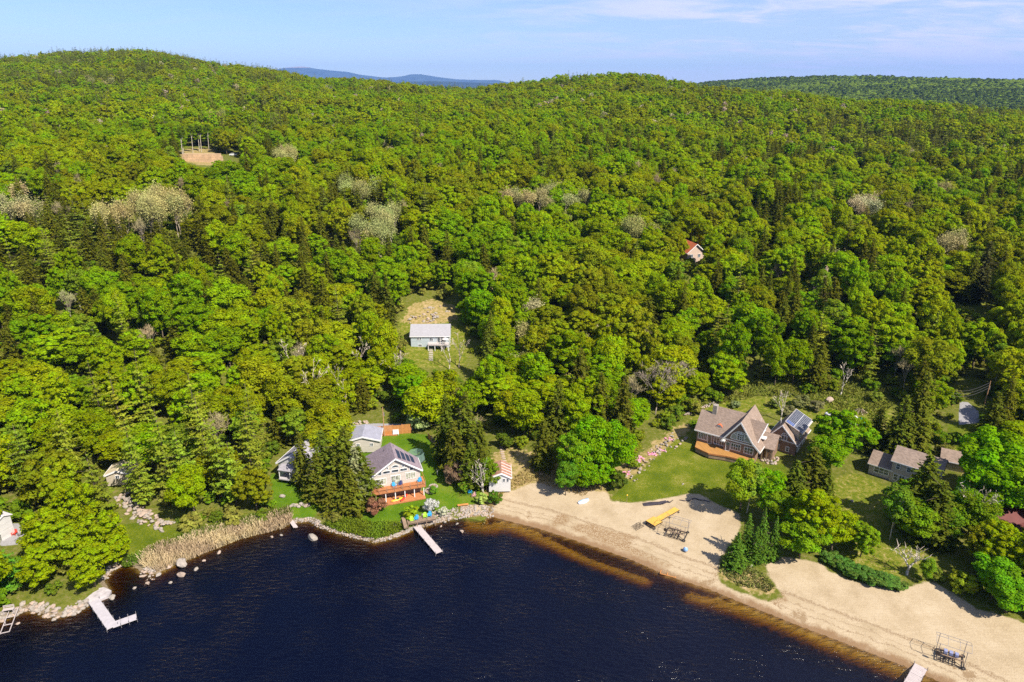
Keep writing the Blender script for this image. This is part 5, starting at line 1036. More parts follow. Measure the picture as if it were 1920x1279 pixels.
stones('roadside_stones', 'row of stones along the road above the cream garage', 'rock border', [(642, 797), (662, 794), (690, 792)], 18, .4, .45, seed=9)
def joined_rocks(name, label, bands, seed):
    g = np.random.default_rng(seed); import bmesh
    bm = bmesh.new(); bmesh.ops.create_icosphere(bm, subdivisions=1, radius=1); bv = np.array([tuple(v.co) for v in bm.verts]); bf = np.array([[v.index for v in f.verts] for f in bm.faces]); bm.free(); V = []; F = []; k = 0
    for line, n, a0, a1, size in bands:
        P_ = np.array([gp(*p) for p in line]); seg = np.hypot(*(P_[1:] - P_[:-1]).T); cum = np.concatenate([[0], np.cumsum(seg)]); t_ = g.uniform(0, cum[-1], n)
        i = np.clip(np.searchsorted(cum, t_) - 1, 0, len(seg) - 1); c = P_[i] + (P_[i + 1] - P_[i]) * ((t_ - cum[i]) / seg[i])[:, None]; d_ = (P_[i + 1] - P_[i]) / seg[i][:, None]
        c = c + np.stack([-d_[:, 1], d_[:, 0]], 1) * g.uniform(a0, a1, n)[:, None]; z = ground(c[:, 0], c[:, 1]); r = size * g.uniform(.45, 1.4, n)
        for q in range(n):
            a = g.uniform(0, 6.28); jv = bv * g.uniform(.75, 1.25, (len(bv), 1)) * np.array([r[q], r[q] * .75, r[q] * .62]); x = jv[:, 0] * math.cos(a) - jv[:, 1] * math.sin(a); y = jv[:, 0] * math.sin(a) + jv[:, 1] * math.cos(a)
            V.append(np.stack([x + c[q, 0], y + c[q, 1], jv[:, 2] + max(z[q], -.25) + r[q] * .15], 1)); F.append(bf + k); k += len(bv)
    me = bpy.data.meshes.new(name); me.from_pydata(np.concatenate(V).tolist(), [], np.concatenate(F).tolist()); me.materials.append(STONE); me.materials.append(STONEP); me.polygons.foreach_set('material_index', np.repeat((np.arange(len(V)) % 3 == 0).astype(np.int32), 20)); me.update()
    o = bpy.data.objects.new(name, me); link(o); meta(o, label, 'stones', kind='stuff')
joined_rocks('shore_rubble', 'small tumbled shore stones lining the water edge', [([(-60, 1192), (0, 1166), (50, 1143), (100, 1158), (140, 1150), (170, 1133)], 190, -.3, 1.6, .42), ([(590, 985), (640, 1002), (705, 1017), (740, 1008), (775, 993)], 330, -.2, .7, .2),
    ([(745, 1006), (775, 993), (830, 977), (865, 972)], 420, -.1, 3.0, .26), ([(865, 972), (895, 970), (925, 972)], 200, 0, 3.2, .26), ([(262, 1076), (290, 1078), (310, 1068)], 70, -.6, 2, .32), ([(285, 1082), (272, 1098)], 16, -.8, .8, .32), ([(196, 1088), (215, 1066), (240, 1056)], 50, -.2, 1, .3), ([(548, 980), (582, 978), (600, 986)], 60, -.1, .8, .25)], 5)
def blades(name, label, poly, n, h, w_, col, seed, cat='reeds', lean=.25, smin=None):
    g = np.random.default_rng(seed); P_ = np.array([gp(*p, .2) for p in poly]); lo, hi = P_.min(0), P_.max(0); x = g.uniform(lo[0], hi[0], n * 4); y = g.uniform(lo[1], hi[1], n * 4); k = inpoly(x, y, P_); x, y = x[k][:n], y[k][:n]; z = np.maximum(ground(x, y), -.1); m_ = len(x); a = g.uniform(0, 6.28, m_); hh = h * g.uniform(.6, 1.2, m_) * (1 + .25 * vnoise(x, y, 2.2, 4))
    dx, dy = np.cos(a) * w_, np.sin(a) * w_; lx, ly = g.normal(size=m_) * lean * hh, g.normal(size=m_) * lean * hh
    v = np.stack([np.stack([x - dx, y - dy, z], 1), np.stack([x + dx, y + dy, z], 1), np.stack([x + dx * .8 + lx, y + dy * .8 + ly, z + hh], 1), np.stack([x - dx * .8 + lx, y - dy * .8 + ly, z + hh], 1)], 1).reshape(-1, 3); lf = np.repeat(g.uniform(0, 1, m_), 4)
    me = card_mesh(name, [(v, np.arange(4 * m_).reshape(-1, 4), lf, np.repeat(np.clip(.5 + .5 * vnoise(x, y, 3, 2), 0, 1), 4))], leafmat(name + ' blades', .25, .3, False, col)); o = bpy.data.objects.new(name, me); link(o); meta(o, label, cat, kind='stuff')
blades('reeds', 'band of dry tan reeds along the shore', [(262, 1062), (275, 1040), (340, 1018), (400, 1000), (460, 985), (520, 970), (545, 966), (548, 979), (530, 990), (450, 1010), (400, 1030), (330, 1058), (295, 1072)], 7000, 1.2, .06, (.52, .41, .25), 1)
blades('reed_grass', 'green shore grass among the reeds', [(262, 1052), (340, 1012), (460, 978), (545, 960), (546, 972), (460, 992), (340, 1026)], 2500, 1.3, .06, (.13, .17, .02), 2, 'grass')
blades('beach_grass', 'coarse green and straw grass on the beach hummock', [(1348, 1078), (1372, 1064), (1402, 1066), (1432, 1085), (1452, 1108), (1438, 1116), (1384, 1102)], 900, .4, .08, (.17, .19, .05), 3, 'grass', .5)
blades('straw_grass', 'dead straw coloured grass behind the beach', [(905, 985), (930, 925), (1000, 880), (1080, 900), (1140, 915), (1092, 940), (1000, 910), (945, 930)], 2600, .35, .07, (.34, .25, .10), 4, 'grass', .6)
blades('cove_grass', 'long green grass on the banks of the cove', [(215, 1050), (260, 1046), (345, 1018), (352, 1000), (330, 985), (345, 985), (370, 1000), (345, 1024), (262, 1058), (230, 1062)], 1800, .9, .08, (.12, .18, .02), 5, 'grass', .4)
blades('shore_weeds', 'mixed low green weeds above the shore stones', [(605, 985), (640, 975), (700, 985), (745, 985), (775, 980), (770, 990), (740, 1003), (705, 1012), (640, 998)], 4200, .6, .09, (.14, .20, .015), 6, 'weeds', .5)
blades('meadow_grass', 'rough olive meadow grass behind the shingle house', [(1268, 800), (1330, 760), (1400, 745), (1500, 745), (1600, 735), (1665, 745), (1680, 790), (1640, 815), (1560, 800), (1500, 780), (1420, 772), (1300, 790)], 6000, .6, .12, (.17, .19, .03), 7, 'grass', .6)

# ---------------------------------------------------------------- planting
KL = 1.64
TINT = {'maple': [(.115, .205, .0045), (.16, .22, .004), (.19, .215, .004), (.13, .17, .005), (.085, .16, .005)], 'yellowmaple': [(.20, .225, .004), (.22, .215, .006)], 'green': [(.085, .215, .004), (.10, .22, .005)],
        'olive': [(.15, .15, .008)], 'hemlock': [(.075, .082, .010), (.095, .095, .010), (.065, .085, .012)], 'pine': [(.135, .155, .018), (.12, .15, .02)], 'spruce': [(.06, .12, .016)], 'darkpine': [(.045, .075, .02)],
        'birch': [(.12, .20, .012)], 'aspen': [(.36, .35, .17), (.40, .35, .22), (.30, .32, .12)], 'bare': [(.34, .27, .20), (.40, .32, .26)], 'shrub': [(.12, .20, .006), (.09, .15, .01)]}
def jit(c, g, a=.16): k = 1 + g.uniform(-a, a); h = g.uniform(-.07, .07); return (c[0] * k * (1 + h), c[1] * k * (1 - h), c[2] * k)
KINDN = {'maple': 'maple_tree', 'birch': 'birch_tree', 'hemlock': 'hemlock_tree', 'pine': 'pine_tree', 'spruce': 'spruce_tree', 'aspen': 'aspen_tree', 'bare': 'bare_tree', 'shrub': 'shrub'}
CATN = {'maple': 'tree', 'birch': 'birch', 'hemlock': 'hemlock', 'pine': 'pine', 'spruce': 'spruce', 'aspen': 'aspen', 'bare': 'bare tree', 'shrub': 'shrub'}
GROUPN = {'maple': 'broadleaf trees of the forest', 'birch': 'birch trees', 'hemlock': 'hemlocks of the forest', 'pine': 'pines of the forest', 'spruce': 'spruce trees', 'aspen': 'pale aspens just leafing out', 'bare': 'bare trees', 'shrub': 'shrubs'}
gT = random.Random(77); COUNT = {}
PLACED = []
def plant(kind, x, y, h, r, tint, label, split=True, z=None, idx=None, name=None, trunk_mat=None, sink=0.):
    pr_ = PROTO[kind]; c, t_, j, H0, R0 = pr_[(gT.randrange(len(pr_)) if idx is None else idx) % len(pr_)]
    z = gz(x, y) if z is None else z; nm = name or KINDN[kind]; COUNT[nm] = COUNT.get(nm, 0) + 1
    sc3 = (r / R0, r / R0 * gT.uniform(.9, 1.1), h / H0); yaw = gT.uniform(0, 6.28)
    if split and c is not None:
        o = bpy.data.objects.new(nm, None); link(o); a = bpy.data.objects.new('crown', c); link(a, o); b = bpy.data.objects.new('trunk', t_); link(b, o); a['tint'] = [min(.6, c_ * KL) for c_ in tint] if kind not in ('aspen', 'bare') else [c_ * k_ for c_, k_ in zip(tint, (.92, .95, .66))]; o.empty_display_size = .5
        if trunk_mat: b.material_slots[0].link = 'OBJECT'; b.material_slots[0].material = trunk_mat
    else: o = bpy.data.objects.new(nm, j); link(o); o['tint'] = [min(.6, c_ * KL) for c_ in tint] if kind not in ('aspen', 'bare') else [c_ * k_ for c_, k_ in zip(tint, (.92, .95, .66))]
    o.location = (x, y, z - sink); o.scale = sc3; o.rotation_euler = (gT.uniform(-.03, .03), gT.uniform(-.03, .03), yaw)
    meta(o, label, CATN[kind], GROUPN[kind]); PLACED.append((x, y, r)); return o
def top(kind, px, py, h, r, tint, label, idx=None, **kw):
    x, y = hit(px, py, h * .96); return plant(kind, x, y, h, r, tint, label, idx=idx, **kw)
def base(kind, px, py, h, r, tint, label, idx=None, **kw):
    x, y = hit(px, py); return plant(kind, x, y, h, r, tint, label, idx=idx, **kw)
YG, BG, OL, HM, PN = (.172, .222, .003), (.115, .225, .003), (.15, .16, .006), (.066, .077, .007), (.125, .155, .012)
# alders, pines and shrubs at the lake edge
for a in [(125, 905, 12, 3.8, YG, 'tall yellow green alder, topmost of the clump by the L-shaped dock'), (68, 962, 10, 4.2, YG, 'yellow green alder of the shore clump beside the patio'), (182, 960, 10, 3.6, YG, 'yellow green alder of the shore clump, the one beside the small lawn'), (112, 985, 9.5, 3.7, (.17, .22, .005), 'broad alder in the middle of the shore clump'), (62, 1030, 7.5, 3.8, YG, 'low alder of the shore clump above the ladder frame'), (160, 1030, 8, 3.6, YG, 'low alder leaning over the stone slab of the L-shaped dock'), (215, 1000, 6.5, 3.0, YG, 'small alder between the little lawn and the cove')]: top('maple', *a, idx=gT.choice((3, 8)))
top('pine', 4, 1035, 8, 3.6, (.07, .17, .012), 'bright green young pine at the frame edge above the ladder frame')
for i, a in enumerate([(372, 748, 20, 4.8), (292, 772, 20, 4.6), (455, 775, 18, 4.4), (108, 770, 17, 4.2), (165, 850, 15, 4.2), (230, 790, 18, 4.0), (330, 810, 16, 4.4), (425, 830, 15, 4.0), (30, 800, 17, 4.4), (250, 850, 13, 3.2), (400, 790, 19, 4)]):
    top('pine', *a, jit(PN, gT), ['tallest layered white pine behind the reeds', 'tall layered white pine above the stone bank', 'white pine nearest the white cottage, behind the reeds', 'white pine in the lakeside wood above the alders', 'short spreading white pine beside the cream garden shed', 'slender white pine above the cream garden shed', 'white pine in front of the two tallest behind the reeds', 'lower white pine halfway along the reed bank', 'white pine at the frame edge above the white lake house', 'small pine directly over the stone bank', 'slim white pine between the tallest pair behind the reeds'][i])
for a in [(600, 812, 15, 4.8, 'olive hemlock immediately behind the white cottage'), (642, 806, 17, 6.0, 'tall dense hemlock between the white cottage and the cream house'), (590, 852, 11, 4.2, 'hemlock screening the white cottage wall'), (674, 840, 13, 4.4, 'hemlock touching the mauve roof of the cream house'), (652, 880, 10, 4.8, 'low dense hemlock in front of the tall pair by the cream house'), (620, 892, 8, 3.6, 'small hemlock by the cottage porch'), (560, 812, 13, 3.0, 'thin hemlock behind the cottage roof'),
          (832, 742, 17, 4.8, 'tall hemlock behind the dark paddock fence'), (874, 738, 17, 4.9, 'twin tall hemlock above the paddock fence'), (896, 792, 13, 4.4, 'hemlock in the grove beside the boathouse track'), (852, 792, 13, 4.4, 'hemlock leaning over the paddock fence'), (882, 830, 11, 3.6, 'bushy hemlock between the lawn and the boathouse'), (905, 838, 10, 3.0, 'slim hemlock against the boathouse wall'), (700, 495 + 10, 17, 4.2, 'dark hemlock at the upper corner of the slope clearing'), (722, 520, 16, 4.0, 'dark hemlock beside the slope clearing'), (912, 620, 16, 4.0, 'dark conical hemlock at the side of the slope clearing'), (918, 585, 15, 3.4, 'hemlock above the side of the slope clearing')]: top('hemlock', *a[:4], jit(HM, gT), a[4])
for a in [(665, 840, 13.5, 3.0, (.15, .16, .07), 'silvery green fir among the hemlocks beside the cream house')]: top('hemlock', *a)
for a in [(768, 706, 11, 4.4, BG, 'bright green round tree behind the orange fence'), (905, 545, 14, 5.2, BG, 'vivid green broad tree at the side of the slope clearing'), (1172, 632, 12, 5, YG, 'yellow green tree in front of the pale bare crown'), (1113, 785, 14, 5.0, BG, 'big bright tree above the beach track'), (1078, 815, 12, 4.4, (.12, .21, .006), 'bright tree on the boathouse side of the beach track'), (1150, 800, 13, 4.6, BG, 'bright tree at the head of the flower bed'), (1098, 868, 7, 3.0, BG, 'small bright tree right above the beach tracks'), (1062, 868, 8, 2.8, (.08, .17, .01), 'green young tree on the dry grass beside the tracks'), (1130, 870, 6.5, 2.8, BG, 'low bright tree by the driftwood at the beach edge'),
          (1592, 775, 12.5, 5.6, (.115, .21, .004), 'large round vivid green maple beside the solar garage'), (1560, 820, 9, 4.0, (.12, .21, .004), 'lower lobe maple leaning toward the solar garage'), (1400, 862, 12, 4.2, (.15, .21, .008), 'light green tree between the wide lawn and the sand'), (1445, 885, 10, 4.0, BG, 'green tree standing behind the young spruces'), (1540, 925, 12, 4.8, YG, 'broad yellow green tree above the inner beach'), (1512, 975, 8.5, 4.0, (.13, .22, .006), 'low bright tree overhanging the inner beach sand'), (1575, 960, 9, 3.8, YG, 'yellow green tree edging the sunny lawn'), (1880, 808, 16, 6.4, BG, 'huge bright green maple shading the dark blue car'), (1850, 860, 12, 4.5, BG, 'bright maple beside the tan shed'), (1905, 870, 13, 5, BG, 'bright maple at the frame edge over the red roof'),
          (1885, 985, 9, 4.0, YG, 'yellow green tree in front of the red roof'), (1905, 1010, 9, 3.6, YG, 'yellow green tree hiding the white porch'), (1880, 1050, 8, 4.0, (.10, .22, .006), 'green spreading tree above the end of the beach'), (1905, 1085, 7, 3.4, (.10, .22, .006), 'low green tree at the frame edge over the sand'), (1850, 985, 8, 3, OL, 'thin olive tree near the red roof corner'), (1795, 925, 8, 2.8, (.09, .17, .008), 'small green tree behind the hemlock and dead birch'), (1728, 895, 8, 3.0, (.10, .20, .006), 'bright tree in front of the clapboard house'), (1722, 940, 9, 4.0, (.12, .19, .006), 'leafy green tree between the white birch and the massive hemlock'), (1625, 985, 7, 3.0, (.13, .20, .006), 'small round tree on the sunny lawn above the junipers'), (1835, 930, 9, 3.8, (.12, .19, .006), 'green tree below the tan shed beside the bare birch'), (1468, 925, 8, 3.6, (.12, .19, .006), 'green tree filling in behind the spruces and the inner beach'), (912, 862, 8, 2.6, (.11, .17, .008), 'small green tree overlapping the boathouse wall'), (1780, 950, 8, 3.2, (.10, .17, .008), 'green understorey tree near the shed')]: top('maple', *a)
for a in [(1090, 655, 19, 4.8, 'tallest dark hemlock of the central grove'), (1170, 705, 17, 4.4, 'dark hemlock facing the flower bed'), (1045, 715, 16, 4.0, 'brownish hemlock in the central grove'), (1020, 790, 12, 3.6, 'hemlock beside the forked bare tree'), (1130, 700, 17, 4.0, 'hemlock inside the central grove'), (1528, 842, 12, 5.6, 'brown green hemlock in front of the solar garage'), (1497, 866, 10.5, 4.4, 'hemlock between the lawn tree and the solar garage'), (1555, 880, 9, 3.4, 'low brownish hemlock behind the yellow green tree'), (1752, 858, 16, 6.6, 'massive brown green hemlock before the clapboard house'), (1772, 905, 13, 5.6, 'broad hemlock behind the bleached dead birch'), (1735, 700, 21, 6.0, 'giant spreading hemlock between clapboard house and road'), (1700, 745, 16, 4.6, 'hemlock at the edge of the giant hemlock by the meadow'), (1650, 768, 11, 3.4, 'small rounded hemlock between the round maple and the giant hemlock'), (1878, 738, 14, 4.6, 'hemlock at the road curve'), (1855, 800, 9, 3, 'small hemlock by the road lawn'), (1855, 455, 20, 5, 'very dark tall conifer above the small far clearing'), (1832, 470, 18, 4, 'second very dark conifer above the small far clearing')]: top('hemlock', *a[:4], jit(HM if a[0] != 1855 else (.05, .055, .015), gT, .1), a[4])
for a in [(1384, 1000, 7.5, 2.3, 'foremost young spruce at the sand edge'), (1409, 966, 9.5, 2.1, 'tall young spruce second from the open sand'), (1438, 955, 11, 2.2, 'tallest of the young spruces by the inner beach'), (1458, 972, 9, 1.9, 'young spruce tucked against the green tree'), (1422, 990, 7.5, 1.8, 'smaller young spruce among the taller ones')]: top('spruce', *a[:4], (.055, .105, .010), a[4])
base('spruce', 1404, 1058, 1.2, .9, (.09, .16, .01), 'tiny spruce seedling beside the pale rock')
for a in [(706, 962, 3.6, 2.2, (.20, .10, .055), 'reddish brown shrub below the house deck corner'), (853, 910, 5.0, 2.7, (.15, .10, .06), 'round purple brown shrub on the mown lawn'), (808, 962, 3.2, 1.7, (.50, .52, .36), 'white flowering bush above the timber landing'), (832, 968, 2.0, 1.3, (.42, .46, .28), 'smaller white flowering bush along the lake edge'), (773, 972, 2.8, 1.8, (.20, .26, .01), 'yellow tipped green bush beside the timber landing'), (783, 808, 5.4, 2.8, (.30, .36, .15), 'large cream flowering bush at the orange fence end'), (868, 922, 2.4, 1.5, (.12, .20, .01), 'green bush beside the blue lawn chair'), (927, 945, 3.0, 1.6, (.07, .13, .01), 'dark green bush at the boathouse foot'), (905, 945, 2.4, 1.4, (.28, .34, .08), 'pale flowering bush under the white birch'), (1155, 915, 4.2, 2.4, (.075, .10, .012), 'dense round dark shrub at the corner of the wide lawn'), (1120, 862, 3.2, 2, (.12, .18, .01), 'green bush by the flower bed'), (1180, 848, 2.6, 1.6, (.17, .085, .03), 'small copper leaved shrub in the flower bed'), (1185, 878, 2.0, 1.8, (.13, .18, .01), 'green mound shrub in the flower bed'), (1158, 868, 2.4, 1.6, (.15, .16, .02), 'olive shrub in the flower bed'),
          (1760, 1086, 1.6, 1.6, (.14, .17, .02), 'low straw green bush at the base of the dead birch'), (1478, 778, 2.4, 2.0, (.15, .15, .06), 'grey olive bush behind the solar garage roof'), (1502, 762, 3.0, 2.4, (.14, .15, .05), 'wide olive bush in the meadow behind the solar garage'), (1532, 770, 2.6, 2.0, (.16, .15, .07), 'greyish budding bush in the meadow next to the covered boat'), (1452, 762, 2.2, 2.0, (.13, .16, .03), 'low bush beside the short white stem'), (1345, 752, 2.6, 2.0, (.12, .18, .01), 'green bush at the head of the stone wall'), (1378, 764, 1.8, 1.5, (.16, .19, .08), 'pale bluish bush behind the long taupe roof'), (1300, 800, 1.6, 1.4, (.12, .18, .01), 'small bush at the side wall of the shingle house'), (1640, 752, 2.6, 2.2, (.14, .17, .02), 'bush at the far end of the meadow near the brush pile'), (1692, 905, 2.2, 1.8, (.12, .18, .01), 'bush at the clapboard house corner'), (1590, 1020, 2.4, 2.0, (.13, .19, .01), 'bush on the sunny lawn edge by the junipers'), (1790, 830, 2.5, 1.6, (.12, .19, .01), 'small bush by the road lawn'), (812, 925, 1.6, 1.1, (.10, .20, .012), 'leafy plant beside the stone planters')]:
    base('shrub', *a)
base('maple', 1734, 1088, 4.4, 1.7, (.12, .19, .010), 'clipped columnar hedge tree beside the dead birch')
for k in range(13):
    t_ = k / 12; px_ = 1556 + 118 * t_; py_ = 1052 + 46 * t_ + 9 * math.sin(t_ * 3); base('shrub', px_, py_, 1.5 + .5 * math.sin(t_ * 3.1), 2.1, jit((.075, .14, .022), gT, .12), 'dark green creeping juniper on the sand bank, %s from the inner beach' % 'first second third fourth fifth sixth seventh eighth ninth tenth eleventh twelfth thirteenth'.split()[k])
pk = simple('pink phlox', (.62, .24, .36), .7, .2, 3)
for i, (px_, py_) in enumerate([(1192, 868), (1200, 862), (1184, 873), (1222, 852), (1240, 845), (1196, 858), (1252, 824), (1172, 888)]):
    q = M(); [q.blob((gT.uniform(-.9, .9), gT.uniform(-.6, .6), .12), .3, .25, .14, k + i * 9, 1, .25) for k in range(9)]; o = q.build('flower_patch', pk); o.location = G(px_, py_); meta(o, 'pink flowering patch in the rock garden, %s along from the beach' % 'third fourth second fifth sixth seventh last first'.split()[i], 'flowers', 'pink flower patches')
# birches, dead and bare trees standing free
base('birch', 1668, 1012, 12, 2.8, (.10, .18, .012), 'tall white stemmed birch on the lawn below the clapboard house', 0); base('birch', 1400, 962, 12, 3.2, (.14, .20, .02), 'birch with pale leaning stems at the lawn and sand corner', 1)
def deadtree(px, py, h, seed, m_, label, cat='bare tree', nm='bare_tree', kids=(2, 3), spread=.7, tw=.05, depth=4, tint=(.5, .42, .34), nf=5, fork=.26, r0=.3, **kw):
    parts, T, _ = branching(seed, h, spread, depth, r0, kids, nf > 0, nfleck=nf, tw=tw, fork=fork); o = thing(nm, label, cat, G(px, py), 0, 'bare trees'); T.build('trunk', m_, o, smooth=True)
    if parts: c = bpy.data.objects.new('crown', card_mesh('twigs', parts, TWIG)); link(c, o); c['tint'] = list(tint)
    return o
deadtree(1700, 1078, 10, 5, BIRCH, 'bleached white dead birch with wide twisting limbs at the beach edge', spread=.85, r0=.27, nf=1, fork=.24)
deadtree(1829, 1012, 13, 8, GREYB, 'tall bare pale birch beside the red roof', spread=.5, fork=.34, r0=.17, nf=1); deadtree(906, 938, 9.5, 12, BIRCH, 'bare white birch leaning before the boathouse', spread=.5, fork=.36, r0=.14, nf=1)
deadtree(1010, 812, 9, 14, BIRCH, 'forked bare white tree in front of the central hemlocks', spread=.6, fork=.32, r0=.2, nf=1)
for i, (px_, py_, h_) in enumerate([(1228, 778, 15), (1252, 760, 15), (1270, 752, 14), (1215, 762, 13)]): deadtree(px_, py_, h_, 20 + i, GREYB, 'bare grey pink tree above the stone wall, %s of the four' % ('foremost', 'tallest', 'last and thinnest', 'shortest')[i], spread=.5, kids=(3, 3), nf=3, tint=(.34, .27, .22), fork=.32, r0=.15, tw=.03)
for i, (px_, py_, h_, m_, lb_) in enumerate([(592, 790, 15, DEADW, 'leaning forked pale dead trunk behind the white cottage'), (654, 790, 16, GREYB, 'straight thin bare trunk above the garage road'), (563, 735, 14, DEADW, 'broken pale snag on the wooded slope'), (667, 722, 14, GREYB, 'bare crowned tree above the cream garage'), (742, 742, 13, GREYB, 'bare twiggy tree below the slope clearing'), (860, 690, 9, GREYB, 'pale bare tree on the slope cottage lawn'), (842, 695, 10, BIRCH, 'thin pale stem on the slope cottage lawn'), (1463, 790, 7, BIRCH, 'short white stem behind the solar garage'), (1575, 742, 8, BIRCH, 'thin white stem at the meadow edge')]): deadtree(px_, py_, h_, 30 + i, m_, lb_, spread=.42, kids=(2, 3), nf=3, fork=.4, r0=.17, depth=3)
def ctop(kind, px, py, h, r, tint, label, nm=None, **kw): return top(kind, px, py, h, r, tint, label, **kw)
ctop('bare', 1134, 600, 12, 4.6, (.48, .40, .34), 'round pale grey bare crown in the middle of the green slope'); ctop('bare', 1062, 622, 12, 3.6, (.34, .28, .22), 'thin bare crown beside the round pale one'); ctop('bare', 1088, 618, 12, 3.4, (.34, .28, .22), 'second thin bare crown beside the round pale one')
for i, (px_, py_, h_, r_) in enumerate([(664, 424, 11, 3.4), (420, 372, 12, 4.2), (1418, 408, 12, 4.2), (1232, 380, 11, 3), (272, 605, 12, 3.2), (120, 540, 11, 3), (1710, 660, 11, 3.4), (1690, 640, 11, 3), (560, 640, 13, 3), (1400, 245, 12, 5)]): ctop('bare', px_, py_, h_, r_, jit((.40, .33, .25), gT), 'grey bare crown in the green canopy, ' + ['above the white pines', 'beside the great aspen grove', 'below the pale far birch row', 'next to the pinkish aspen patch', 'in the dark hemlock slope above the pines', 'high on the side slope near the frame edge', 'above the giant hemlock', 'just over the one above the giant hemlock', 'above the broken snag', 'on the far middle ridge'][i])
top('spruce', 1550, 500, 14, 3.6, (.36, .28, .22), 'dead grey conifer with level branches on the wooded slope')
ORD = 'first second third fourth fifth sixth seventh eighth ninth tenth eleventh twelfth thirteenth fourteenth fifteenth sixteenth seventeenth eighteenth nineteenth twentieth'.split() + ['twenty ' + w_ for w_ in 'first second third fourth fifth sixth seventh eighth ninth'.split()] + ['thirtieth'] + ['thirty ' + w_ for w_ in 'first second third fourth fifth sixth seventh eighth ninth'.split()] + ['fortieth'] + ['forty ' + w_ for w_ in 'first second third fourth fifth sixth seventh eighth ninth'.split()]
AG = []
for nm_, cx_, cy_, rx_, ry_, n_, col in [('great aspen grove', 262, 350, 88, 18, 26, (.40, .36, .19)), ('aspen patch at the frame edge', 15, 350, 38, 30, 6, (.42, .37, .24)), ('pale aspen pair above the slope clearing', 712, 385, 48, 26, 9, (.36, .37, .19)), ('aspens below the far birches', 668, 318, 42, 12, 6, (.34, .34, .16)), ('long pinkish aspen patch', 1030, 340, 85, 14, 12, (.38, .34, .20)), ('pinkish aspens in the middle slope', 1190, 398, 40, 10, 6, (.33, .31, .14)), ('aspens beside the hillside clearing', 545, 258, 40, 14, 7, (.36, .35, .17)), ('white aspen row on the side slope', 1626, 352, 28, 5, 5, (.50, .43, .34)), ('small aspen pair near the frame edge', 1795, 425, 26, 8, 4, (.42, .36, .22)), ('distant pale aspens on the high hill', 190, 142, 26, 6, 4, (.36, .34, .18)), ('pale aspens on the hill shoulder', 612, 155, 24, 4, 4, (.40, .37, .26)), ('aspens above the hillside clearing', 400, 200, 20, 4, 3, (.33, .33, .12)), ('aspen fringe near the dark woods', 1785, 335, 24, 8, 4, (.38, .33, .18))]:
    AG.append((cx_, cy_, rx_, ry_))
    for k in range(n_):
        a, q_ = gT.uniform(0, 6.28), math.sqrt((k + .5) / n_); px_, py_ = cx_ + rx_ * q_ * math.cos(a), cy_ + ry_ * q_ * math.sin(a)
        if 'great' in nm_ : py_ = cy_ - 8 + ry_ * .9 * math.sin(a) * q_ + 16 * (abs(px_ - 300) / 110) ** 2
        top('aspen', px_, py_, 20 if 'great' in nm_ else 17, 3.7, jit(col, gT), 'pale crowned tree in the %s, %s in turn' % (nm_, ORD[k]), split=False)
for i, (px_, py_) in enumerate([(343, 297), (344.5, 290), (362, 287), (374, 284), (378, 285), (392, 283)]):
    x_, y_ = hit(px_, py_); p_ = Vector((x_, y_, gz(x_, y_))); o = thing('birch_tree', 'tall white trunk rising behind the terrace wall, %s along the clearing' % ORD[i], 'birch', p_, 0, 'birches of the hillside clearing')
    T = M(); T.tube((0, 0, 0), (.5, 0, 8), .2, .15); T.tube((.5, 0, 8), (.2 + i % 2, 0, 15), .15, .08); T.tube((.4, 0, 8), (2, 0, 14), .1, .04); T.build('trunk', BIRCH, o); c = bpy.data.objects.new('crown', PROTO['birch'][i % 3][0]); link(c, o); c.location = (.8, 0, 8); c.scale = (.8, .8, .6); c['tint'] = [.13, .19, .01]

# ---------------------------------------------------------------- the wood itself: the nearest trees singly, the rest as one mass
CLEARPX = [[(655, 806), (700, 796), (770, 793), (778, 812), (800, 815), (815, 835), (850, 862), (870, 900), (905, 925), (958, 918), (958, 875), (935, 855), (965, 845), (1010, 850), (1060, 880), (1140, 915), (1200, 870), (1285, 812), (1300, 775), (1340, 755), (1430, 755), (1500, 765), (1530, 790), (1600, 770), (1660, 760), (1665, 800), (1640, 835), (1680, 830), (1760, 850), (1815, 870), (1900, 930), (1880, 960), (1860, 1010), (1790, 1090), (1920, 1180), (2000, 1400), (900, 1400), (600, 1000), (640, 960), (700, 940), (690, 850)],
    [(752, 585), (800, 565), (856, 578), (872, 640), (868, 675), (845, 685), (785, 685), (762, 655), (750, 620)], [(185, 352), (260, 335), (345, 330), (348, 395), (190, 392)], [(338, 240), (402, 240), (412, 300), (396, 312), (340, 303)], [(418, 282), (446, 282), (446, 296), (418, 296)], [(1290, 456), (1318, 456), (1314, 480), (1296, 482)], [(1786, 548), (1830, 550), (1850, 562), (1846, 582), (1800, 570)], [(1798, 750), (1818, 750), (1842, 778), (1842, 832), (1782, 832), (1796, 800)], [(1800, 705), (1856, 705), (1856, 760), (1810, 750)], [(0, 940), (30, 945), (48, 1000), (45, 1024), (0, 1030)], [(218, 925), (245, 925), (350, 985), (352, 1010), (340, 1040), (200, 1130), (185, 1050), (220, 985)], [(512, 860), (545, 835), (572, 850), (600, 960), (520, 985), (505, 900)], [(196, 876), (246, 876), (246, 902), (200, 902)], [(275, 1060), (345, 985), (600, 955), (600, 1100), (275, 1100)],
    [(0, 1130), (60, 1110), (220, 1100), (220, 1250), (0, 1250)], [(1265, 790), (1350, 750), (1440, 746), (1440, 770), (1300, 800)], [(1460, 745), (1600, 738), (1665, 748), (1670, 800), (1540, 800), (1500, 772)]]
CLEARPX = [np.array(c, float) for c in CLEARPX]; CLEARD = {2: math.hypot(*hit(262, 405)), 3: math.hypot(*hit(372, 292)) + 3}
